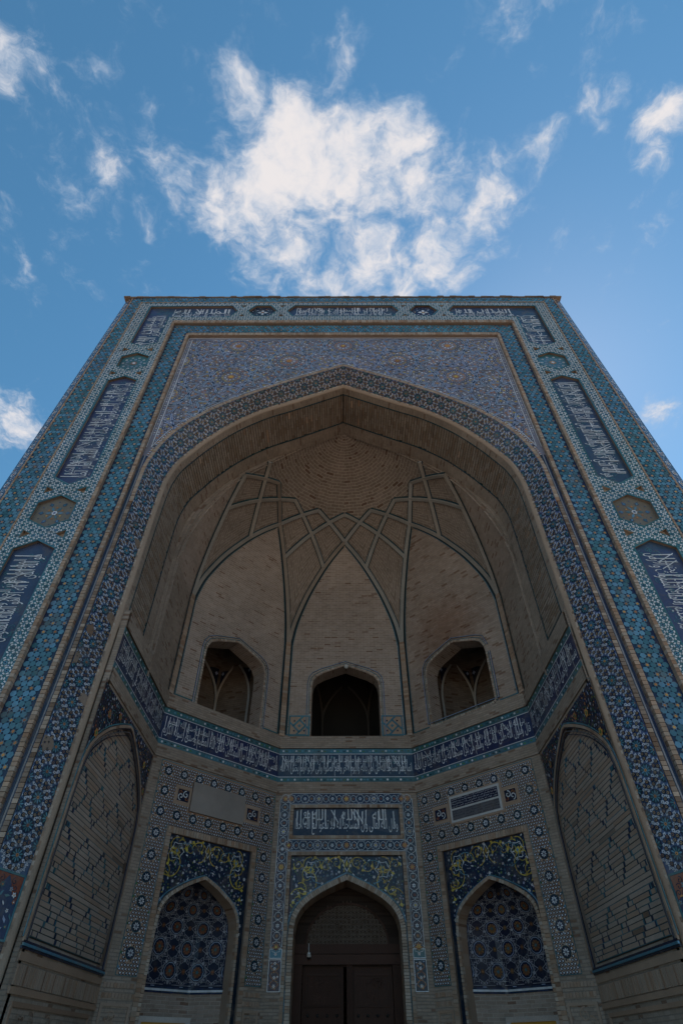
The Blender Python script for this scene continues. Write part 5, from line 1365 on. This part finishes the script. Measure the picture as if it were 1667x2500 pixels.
# --- diagonal lower walls
PLZ = []
DARI = [(1.115, 2.6), (1.115, 3.6), (1.075, 4.0), (.99, 4.18), (.85, 4.34), (.42, 4.60), (0, 4.78)]; DARI = spline(DARI, 5); DARO = spline([(1.175, 2.6), (1.18, 3.6), (1.16, 4.03), (1.10, 4.22), (.91, 4.42), (.45, 4.68), (0, 4.855)], 5)
dotm = tile_mesh('ring_tile', [(ngon((0, 0), .034, 6), .008, 'ink', .008), (ngon((0, 0), .0185, 6), .012, 'white_glaze', 0)])
srm = tile_mesh('star_rosette', [(ngon((0, 0), .115, 16), .008, 'deep_teal', .008), (ngon((0, 0), .092, 16), .011, 'ink', 0)] + [(xf([(.012, 0), (.05, -.015), (.075, 0), (.05, .015)], (0, 0), k * pi / 4), .014, 'white_glaze', 0) for k in range(8)])
for sd, S in DIAG:
    bay = part('niche_bay', 'brick bay with a dotted star mosaic border round a blue tiled niche'); cx = 2.10
    ai = sym(DARI, cx); ao = sym(DARO, cx); PI = rect(.90, 0, 3.46, 5.6)
    mb = MB()
    plate(mb, S, [(0, 0), (.92, 0), (.92, 5.6), (3.445, 5.6), (3.445, 0), (LD, 0), (LD, ZD + .01), (0, ZD + .01)], (), 0, 'courses_fine')
    reveal(mb, S, [(.92, 0), (.92, 5.6), (3.445, 5.6), (3.445, 0)], -.06, 0, 'brick_dark', False)
    plate(mb, S, [(.92, 0), (cx - 1.115, 0)] + ai[::-1] + [(cx + 1.115, 0), (3.445, 0), (3.445, 5.6), (.92, 5.6)], (), -.06, 'night')
    jl = [(cx + 1.115, 0)] + ai + [(cx - 1.115, 0)]
    reveal(mb, S, jl, -.32, .02, 'terracotta', False)
    mb.build('bay_wall', bay)
    mb = MB(); pl = [(cx + 1.15, 0)] + [((a[0] + b[0]) / 2, (a[1] + b[1]) / 2) for a, b in zip(resample(ai, 41), resample(ao, 41))] + [(cx - 1.15, 0)]
    brick_run(S, pl, .075, .015, .085, pitch=.07, stuff=mb, mats=('brick_pale', 'brick', 'brick_warm'))
    for rr_ in ([(.85, 0), (.85, 5.67)], [(3.52, 0), (3.52, 5.67)], [(.81, 5.67), (3.56, 5.67)]): brick_run(S, rr_, .13, .02, .05, pitch=.075, stuff=mb, mats=('brick', 'brick_warm', 'terracotta'))
    mb.build('frame_brick', bay, 'stuff')
    mb = MB(); pline(mb, S, [(cx + 1.20, 0)] + [(cx + (x - cx) * 1.02, z + .02) for x, z in resample(ao, 41)] + [(cx - 1.20, 0)], .028, -.04, 'turquoise', .02); mb.build('turquoise_line', bay)
    mb = MB(); scrolls(mb, S, cx, 1.25, 5.6, topf([p for p in DARO if p[1] > 3.9]), -.05, .92, 5 + sd); mb.build('floral_spandrel', bay, 'stuff')
    # dotted border
    mb = MB(); U_ = [(.26, 2.86), (.75, 2.86), (.75, 5.78), (3.61, 5.78), (3.61, 2.86), (4.09, 2.86), (4.09, 7.2), (.26, 7.2)]
    HOLE = [rect(1.27, 6.14, 3.03, 6.89), rect(.80, 6.25, 1.30, 6.71), rect(3.04, 6.25, 3.59, 6.71)]
    plate(mb, S, U_, (), .006, 'terracotta')
    for q0, q1 in ((U_[0], U_[7]), (U_[5], U_[6]), (U_[6], U_[7]), (U_[0], U_[1]), (U_[4], U_[5]), (U_[1], U_[2]), (U_[3], U_[4])): strap(mb, S, q0, q1, .018, .012, 'teal')
    mb.build('border_ground', bay)
    ros = [(c, z) for c in (.497, 3.85) for z in (6.97, 6.49, 6.01, 5.53, 5.06, 4.61, 4.15, 3.69, 3.23)] + [(c, z) for z in (6.98, 6.0) for c in (.977, 1.455, 1.93, 2.41, 2.885, 3.365)]
    rp = bpy.data.objects.new('x', None) if False else bay
    for c, z in ros: one('star_rosette', srm, bay, S, c, z, .006, R.random(), 100)
    mb = MB(); a = .074; j = 0; z = 2.9
    while z < 7.18:
        x = .28 + (a / 2 if j % 2 else 0)
        while x < 4.09:
            p = (x, z)
            if inside(p, U_) and .29 < x < 4.06 and not any(inside(p, q) for q in HOLE) and min(math.dist(p, c) for c in ros) > .145:
                if not one('ring_tile', dotm, bay, S, x, z, .004, 0, 150 if sd < 0 else 300):
                    piece(mb, S, ngon(p, .034, 6), .012, 'ink', .006); piece(mb, S, ngon(p, .0185, 6), .015, 'white_glaze')
            x += a
        z += a * .866; j += 1
    for c, z in ros:
        for k in range(10): piece(mb, S, ngon((c + .135 * math.cos(k * pi / 5), z + .135 * math.sin(k * pi / 5)), .018, 6), .012, 'white_glaze' if k % 2 else 'ink')
    z = 3.0; 
    while z < 7.1:
        for x in (.285, .735, 3.63, 4.07): 
            if x in (.285, 4.07) or z < 5.7: piece(mb, S, ngon((x, z), .03, 4), .012, R.choice(('teal', 'turquoise', 'green')))
        z += .24 + R.uniform(-.03, .03)
    mb.build('ring_mosaic', bay, 'stuff')
    # small carved panels either side of the plaque
    for q in HOLE[1:]:
        mb = MB(); c = ((q[0][0] + q[2][0]) / 2, (q[0][1] + q[2][1]) / 2); piece(mb, S, q, .02, 'terracotta', .02); q2 = rect(q[0][0] + .07, q[0][1] + .08, q[2][0] - .07, q[2][1] - .08); piece(mb, S, q2, .024, 'ink'); pline(mb, S, q2, .02, .032, 'brick_warm', .01, True)
        for k in (-1, 1):
            curl(mb, S, (c[0] + k * .07, c[1] + k * .03), .09, 1.1, pi / 2 * k, k, .022, .032, 'white_glaze', 14); curl(mb, S, (c[0] + k * .10, c[1] - k * .06), .05, 1, 0, -k, .02, .034, 'rust', 12)
        mb.build('scroll_panel', bay)
    # the niche: faceted recess with star tiling and a hood
    pl = [(cx - 1.13, -.30), (cx - 1.02, -.45), (cx - .62, -.95), (cx + .62, -.95), (cx + 1.02, -.45), (cx + 1.13, -.30)]; d = [0]
    for i in range(1, 6): d.append(d[-1] + math.dist(pl[i], pl[i - 1]))
    def nf(a, t, S=S, pl=pl, d=d):
        i = 0
        while i < 4 and d[i + 1] < a: i += 1
        k = (a - d[i]) / (d[i + 1] - d[i]); p = (pl[i][0] + (pl[i + 1][0] - pl[i][0]) * k, pl[i][1] + (pl[i + 1][1] - pl[i][1]) * k)
        if t < 3.75: return S.at(p[0], t, p[1])
        th_ = min((t - 3.75) / 1.2, pi / 2); f = math.cos(th_); return S.at(cx + (p[0] - cx) * f, 3.75 + 1.1 * math.sin(th_), -.25 + (p[1] + .25) * f)
    NS = Func(nf)
    if sd > 0: NS.nrm = lambda a, t, q=NS: -Func.nrm(q, a, t)
    mb = MB(); n = 24; zs = [2.72 + (3.75 - 2.72) * k / 6 for k in range(6)] + [3.75 + 1.2 * pi / 2 * k / 12 for k in range(13)]
    rows = [[NS.at(d[-1] * j / n, z) for j in range(n + 1)] for z in zs]; mb.grid(rows, 'ink'); mb.build('niche_wall', bay)
    mb = MB(); rows = [[NS.at(d[-1] * j / n, z) for j in range(n + 1)] for z in (0, 1, 2, 2.70)]; mb.grid(rows, 'courses', lambda i, j: (d[-1] * j / n, (0, 1, 2, 2.70)[i]))
    mb.build('niche_dado', bay)
    mb = MB()
    def np_(pts, h, m, th=0):
        top = [NS.at(a, t, h) for a, t in pts]; mb.face(top if sd < 0 else top[::-1], m)
    for k in range(30):
        q0, q1 = d[-1] * k / 30, d[-1] * (k + 1) / 30; np_(rect(q0, 2.70, q1, 2.735), .02, 'navy'); np_(rect(q0, 2.735, q1, 2.775), .03, 'white_glaze'); np_(rect(q0, 2.775, q1, 2.81), .02, 'navy')
    L5 = .76
    cells = [(d[-1] / 2 + L5 * (i + (.5 if j % 2 else 0)), 3.10 + j * L5 * .56) for j in range(-1, 5) for i in range(-4, 5)]
    okn = lambda x, z: .02 < x < d[-1] - .02 and 2.82 < z < 5.3
    def nseg(p, q, wd, h, m, n=5):
        for k in range(n):
            a, b = lerp2(p, q, k / n), lerp2(p, q, (k + 1) / n)
            if okn(*a) and okn(*b):
                l = math.dist(a, b); nx, ny = -(b[1] - a[1]) / l * wd / 2, (b[0] - a[0]) / l * wd / 2; np_([(a[0] - nx, a[1] - ny), (b[0] - nx, b[1] - ny), (b[0] + nx, b[1] + ny), (a[0] + nx, a[1] + ny)], h, m)
    for ci, c in enumerate(cells):
        big = True
        pts = [p for p in ngon(c, .13, 10)]
        if all(okn(*p) for p in pts): np_(star(c, .112, .092, 10), .012, 'umber'); np_(star(c, .05, .02, 5), .018, 'teal'); [np_(xf([(.05, -.006), (.1, -.014), (.1, .014), (.05, .006)], c, k * pi / 5), .016, 'rust') for k in range(10)]
        for k in range(10):
            an = k * pi / 5 + pi / 10; w1 = [(.16, 0), (.205, -.035), (.25, 0), (.205, .035)]; q = xf(w1, c, an)
            if all(okn(*p) for p in q): np_(q, .008, 'lilac' if k % 2 else 'lace')
            q = xf([(.2, 0), (.235, -.022), (.26, 0), (.235, .022)], c, an + pi / 10)
            if all(okn(*p) for p in q): np_(q, .009, 'violet')
            p0 = (c[0] + .155 * math.cos(k * pi / 5), c[1] + .155 * math.sin(k * pi / 5)); p1 = (c[0] + .155 * math.cos((k + 1) * pi / 5), c[1] + .155 * math.sin((k + 1) * pi / 5)); nseg(p0, p1, .014, .014, 'sky_glaze', 1)
            p2 = (c[0] + .33 * math.cos((k + 3) * pi / 5), c[1] + .30 * math.sin((k + 3) * pi / 5)); p3 = (c[0] + .33 * math.cos(k * pi / 5), c[1] + .30 * math.sin(k * pi / 5)); nseg(p3, p2, .009, .011, 'lilac', 6)
        c2 = (c[0] + L5 / 2, c[1])
        if all(okn(*p) for p in ngon(c2, .08, 6)): np_(star(c2, .06, .045, 6), .012, 'umber'); np_(star(c2, .03, .015, 5), .016, 'rust')
    mb.build('star_tiling', bay, 'stuff')
    # carved terracotta dado beside the niche
    mb = MB()
    for z0, z1 in ((2.66, 2.74), (2.50, 2.58)): 
        for a0, a1 in ((.05, .80), (3.58, LD - .05)): 
            x = a0
            while x < a1: piece(mb, S, rect(x + .006, z0, min(x + .07, a1), z1), .012, 'terracotta', .012); x += .075
    for a0, a1 in ((.10, .72), (3.64, LD - .1)):
        pline(mb, S, rect(a0, 1.2, a1, 2.4), .05, .02, 'terracotta', .02, True)
        for q in range(7): curl(mb, S, ((a0 + a1) / 2 + R.uniform(-.15, .15), 1.4 + q * .14), .12, 1.3, R.uniform(0, 6), R.choice((-1, 1)), .02, .014, 'terracotta', 16)
        pline(mb, S, star(((a0 + a1) / 2, 1.9), .22, .12, 6), .025, .018, 'terracotta', .015, True)
    mb.build('carved_dado', bay, 'stuff')

# --- side lower walls: blind niches of glazed brickwork
NOUT = spline([(2.0, 2.88), (2.0, 4.4), (1.98, 5.35), (1.93, 5.68), (1.78, 6.02), (1.22, 6.50), (.55, 6.86), (0, 7.08)], 5)
NIN = [(x - .10, z - (.15 if z > 5 else 0) + (.11 if z < 3 else 0)) for x, z in NOUT]; NIN[-1] = (0, 6.90)
hbm = {}
for sd, S in SIDE:
    bay = part('blind_niche', 'tall blind niche of buff brick with stepped lozenges of dark glazed headers'); cx = 1.97; lc = {}
    no = sym(NOUT, cx); ni = sym(NIN, cx)
    hole = [(cx + 1.94, 2.96)] + [(cx + x * .96, z - .06) for x, z in sym(NOUT)][1:-1] + [(cx - 1.94, 2.96)]
    mb = MB(); plate(mb, S, [(-.05, 0), (LS, 0), (LS, ZD + .01), (-.05, ZD + .01)], [hole], 0, 'courses_fine')
    reveal(mb, S, hole[::-1], -.07, 0, 'brick_dark'); plate(mb, S, hole, (), -.07, 'joint_dark'); mb.build('bay_wall', bay)
    mb = MB(); spo = [(-.04, 7.15), (LS - .14, 7.15)]
    ns = topf([(x, z) for x, z in NOUT if z > 4.3])
    spok = lambda x, z: -.02 < x < LS - .12 and z < 7.16 and ((z > ns(abs(x - cx)) + .09) if abs(x - cx) < 1.97 else z > 3) and abs(x - cx) < 2.2
    pg = [(LS - .11, 3.0), (LS - .11, 7.18), (-.03, 7.18), (-.03, 3.0), (cx - 2.02, 3.0)] + no[::-1][1:-1] + [(cx + 2.02, 3.0)]
    plate(mb, S, pg, (), .008, 'ink'); mb.build('spandrel_ground', bay)
    mb = MB(); blossoms(mb, S, (-.03, 4.4, LS - .1, 7.16), spok, 700, 30 + sd, .014, ('white_glaze', 'sky_glaze', 'ochre', 'teal', 'rust', 'cobalt', 'cobalt', 'green'), (.022, .05), .07)
    for c in ((.55, 6.75), (LS - .65, 6.75), (1.15, 6.95), (.2, 6.2), (LS - .3, 6.25)):
        if spok(*c): piece(mb, S, star(c, .10, .07, 6), .024, 'ochre'); piece(mb, S, star(c, .05, .03, 5), .028, 'green')
    for q in range(14):
        c = (R.uniform(0, LS), R.uniform(5.6, 7.1))
        if spok(*c) and spok(c[0] + .15, c[1]) and spok(c[0] - .15, c[1]): curl(mb, S, c, .14, 1.2, R.uniform(0, 6), 1, .014, .02, 'teal', 16)
    mb.build('floral_spandrel', bay, 'stuff')
    mb = MB(); path = [(cx + 2.0, 2.9)] + [(x, z) for x, z in no[1:-1]] + [(cx - 2.0, 2.9)]; P_ = resample(path, 60)
    pline(mb, S, P_, .055, .03, 'terracotta', .03)
    for k, m in ((.985, 'ink'), (.965, 'lace'), (.945, 'ink')): pline(mb, S, [(cx + (x - cx) * k, z - (1 - k) * 3.6 * max(0, (z - 5) / 2)) for x, z in P_], .015, .022 if m != 'lace' else .03, m, .02)
    pline(mb, S, [(cx + (x - cx) * 1.03, z + .05) for x, z in P_], .03, .018, 'teal', .01)
    for z, m, h in ((2.90, 'ink', .03), (2.865, 'turquoise', .045), (2.83, 'ink', .03)): piece(mb, S, rect(cx - 2.02, z - .017, cx + 2.02, z + .017), h, m, .03)
    mb.build('niche_moulding', bay)
    # courses: long buff bricks, dark headers marking lozenges, a teal line in every joint
    nin_t = topf([(x, z) for x, z in NIN if z > 4.9]); mb = MB(); mg = MB(); z = 3.0; row = 0; rhh = .079
    def half(zz):
        lo_, hi_ = 0, 1.9
        if zz < 5.2: return 1.86
        best = 0
        for k in range(96):
            x = 1.9 * k / 95
            if nin_t(x) > zz: best = x
        return best
    def bm(l, m):
        key = (round(l / .04) * .04, m)
        if key not in hbm: hbm[key] = tile_mesh('brick' if m.startswith('brick') else 'glazed_header', [(rect(-key[0] / 2 + .003, -.0325, key[0] / 2 - .003, .0325), 0, m, .05)])
        return hbm[key]
    while z < 6.86:
        hw = min(half(z + .08), 1.86); x = -hw + .01 if hw > .08 else 9
        zz = z + rhh / 2
        def dark(xx):                                       # stepped lozenge outlines
            pz_ = .95; px = 1.05; u_ = ((xx + 4 * px) / px) % 1; v_ = (zz / pz_) % 1
            k_ = (.80 - abs(v_ - .5) * 2) / 2
            return 0 <= k_ and abs(abs(u_ - .5) - k_) * px < .043
        xs = []; p = x
        while p < hw - .03:
            if dark(p + .04): l = .05; m = 'navy' if R.random() < .6 else 'teal'
            else:
                l = .08
                while l < .9 and p + l < hw - .01 and not dark(p + l + .04): l += .08
                m = 'brick_even' if R.random() < .985 else 'brick_dark'
            l = min(l, hw - p); 
            if l > .03: xs.append((p + l / 2, l, m))
            p += l
        for c, l, m in xs:
            nm = 'brick' if m.startswith('brick') else 'glazed_header'
            hh = -.045 + R.uniform(-.004, .004)
            if not one(nm, bm(l, m), bay, S, cx + c, zz, hh, R.uniform(-.006, .006), 150 if sd < 0 else 300): piece(mb, S, rect(cx + c - l / 2 + .003, zz - .0325, cx + c + l / 2 - .003, zz + .0325), hh, m, .05)
        if hw > .1: piece(mg, S, rect(cx - hw, z - .0055, cx + hw, z + .0055), -.05, 'deep_teal' if row % 3 else 'teal', .02)
        z += rhh; row += 1
    if mb.f: mb.build('brick_course', bay, 'stuff')
    mg.build('glazed_joint', bay)
    # carved friezes under the niche
    mb = MB()
    for z0, z1, h in ((2.68, 2.78, .02), (2.40, 2.64, .015), (2.30, 2.38, .03), (1.1, 1.2, .03)):
        if z1 - z0 < .15 : piece(mb, S, rect(.0, z0, LS - .05, z1), h, 'terracotta', h)
        else:
            x = .05
            while x < LS - .1: piece(mb, S, rect(x + .008, z0, x + .052, z1), h + R.uniform(0, .012), 'terracotta', h + .012); x += .06
    pline(mb, S, rect(.25, 1.3, LS - .3, 2.2), .06, .025, 'terracotta', .025, True)
    for q in range(26): curl(mb, S, (R.uniform(.45, LS - .5), R.uniform(1.45, 2.05)), R.uniform(.08, .14), 1.3, R.uniform(0, 6), R.choice((-1, 1)), .02, .016, 'terracotta', 16)
    mb.build('carved_frieze', bay, 'stuff')

# ------------------------------------------------------------------ things fixed to the walls
DL_, DR_ = DIAG[0][1], DIAG[1][1]
t = thing('covered_plaque', 'blank grey rendered plaque covering the panel above the left tiled niche', 'plaque'); mb = MB(); piece(mb, DL_, rect(1.285, 6.16, 3.01, 6.87), .07, 'grey_render', .07); mb.build('slab', t)
t = thing('marble_tablet', 'white framed marble tablet of small dark lettering above the right tiled niche', 'plaque')
mb = MB(); q = rect(1.285, 6.15, 3.01, 6.88); piece(mb, DR_, q, .03, 'terracotta', .03); piece(mb, DR_, rect(1.33, 6.19, 2.965, 6.84), .045, 'marble', .02); mb.build('slab', t)
mb = MB(); mrot = lambda x, y: (LD - x, y)
piece(mb, DR_, rect(1.39, 6.53, 2.91, 6.78), .05, 'ink'); piece(mb, DR_, rect(1.39, 6.24, 2.91, 6.485), .05, 'lace'); mb.build('dark_field', t)
mb = MB(); b0 = LD - 2.91; L_ = 1.52
for k in range(4): lettering(mb, DRb, ('بسم الله الرحمن الرحيم الحمد لله رب العالمين والعاقبة للمتقين', 'والصلوة والسلام على خير خلقه محمد واله وصحبه اجمعين', 'امر ببناء هذا المسجد الجامع في بلدة بخارا الشريفة', 'غفر الله له ولوالديه ولجميع المسلمين')[k], b0 + .02, 6.72 - .06 * k, b0 + L_ - .02, 6.775 - .06 * k, .055)
for k in range(4): lettering(mb, DRb, ('وكتب هذا في شهر رجب سنة', 'من الهجرة النبوية عليه السلام', 'والحمد لله على التمام', 'وصلى الله على محمد')[k], b0 + .02 + .38 * (k == 3), 6.425 - .06 * k, b0 + L_ - .02, 6.478 - .06 * k, .055, 'ink')
mb.build('lettering', t)
for sd, S, lab in ((-1, DL_, 'white framed information board with gold face under the left tiled niche'), (1, DR_, 'white framed information board with gold face under the right tiled niche')):
    t = thing('information_board', lab, 'sign', group='information boards under the niches'); B = Plane((0, 0, 0), (1, 0, 0))
    mb = MB(); h = -.62
    for q in (rect(1.28, 2.19, 2.63, 2.285), rect(1.28, 1.3, 1.39, 2.19), rect(2.52, 1.3, 2.63, 2.19), rect(1.28, 1.2, 2.63, 1.3)): piece(mb, S, q, h + .05, 'marble', .06)
    mb.build('board_frame', t); mb = MB(); piece(mb, S, rect(1.39, 1.3, 2.52, 2.19), h + .02, 'gold', .03); mb.build('board_face', t)
t = thing('security_camera', 'small white dome security camera on the dark door lintel', 'camera'); mb = MB(); c = CW.at(-.985, 3.50, DH + .17)
box(mb, c + V((0, .05, .03)), .035, .06, .045, 'white_plastic')
def lathe(mb, c, prof, m, n=14):
    rows = [[c + V((r_ * math.cos(2 * pi * k / n), r_ * math.sin(2 * pi * k / n), z)) for k in range(n + 1)] for r_, z in prof]; mb.grid(rows, m)
lathe(mb, c, [(.001, .05), (.05, .045), (.055, .01), (.05, -.02)], 'white_plastic'); mb.build('housing', t, smooth=False)
mb = MB(); lathe(mb, c, [(.044, -.015), (.04, -.045), (.025, -.065), (.001, -.072)], 'black_plastic'); mb.build('lens_dome', t, smooth=True)
mb = MB(); sweep(mb, [CW.at(-.99, 3.56, DH + .12), CW.at(-1.0, 3.66, DH + .1), CW.at(-1.0, 3.77, DH + .06)], lambda p: V((0, -1, 0)), .012, .012, 'white_plastic'); mb.build('cable', t)
t = thing('globe_lamp', 'small round white globe lamp at the tip of the dark middle opening', 'lamp'); c = CW.at(.03, 11.36, .06); mb = MB()
lathe(mb, c, [(.075 * math.sin(pi * k / 8) + .0005, .075 * math.cos(pi * k / 8)) for k in range(9)], 'white_plastic'); mb.build('globe', t, smooth=True)
mb = MB(); box(mb, c + V((0, .06, .06)), .02, .06, .015, 'iron'); mb.build('bracket', t)
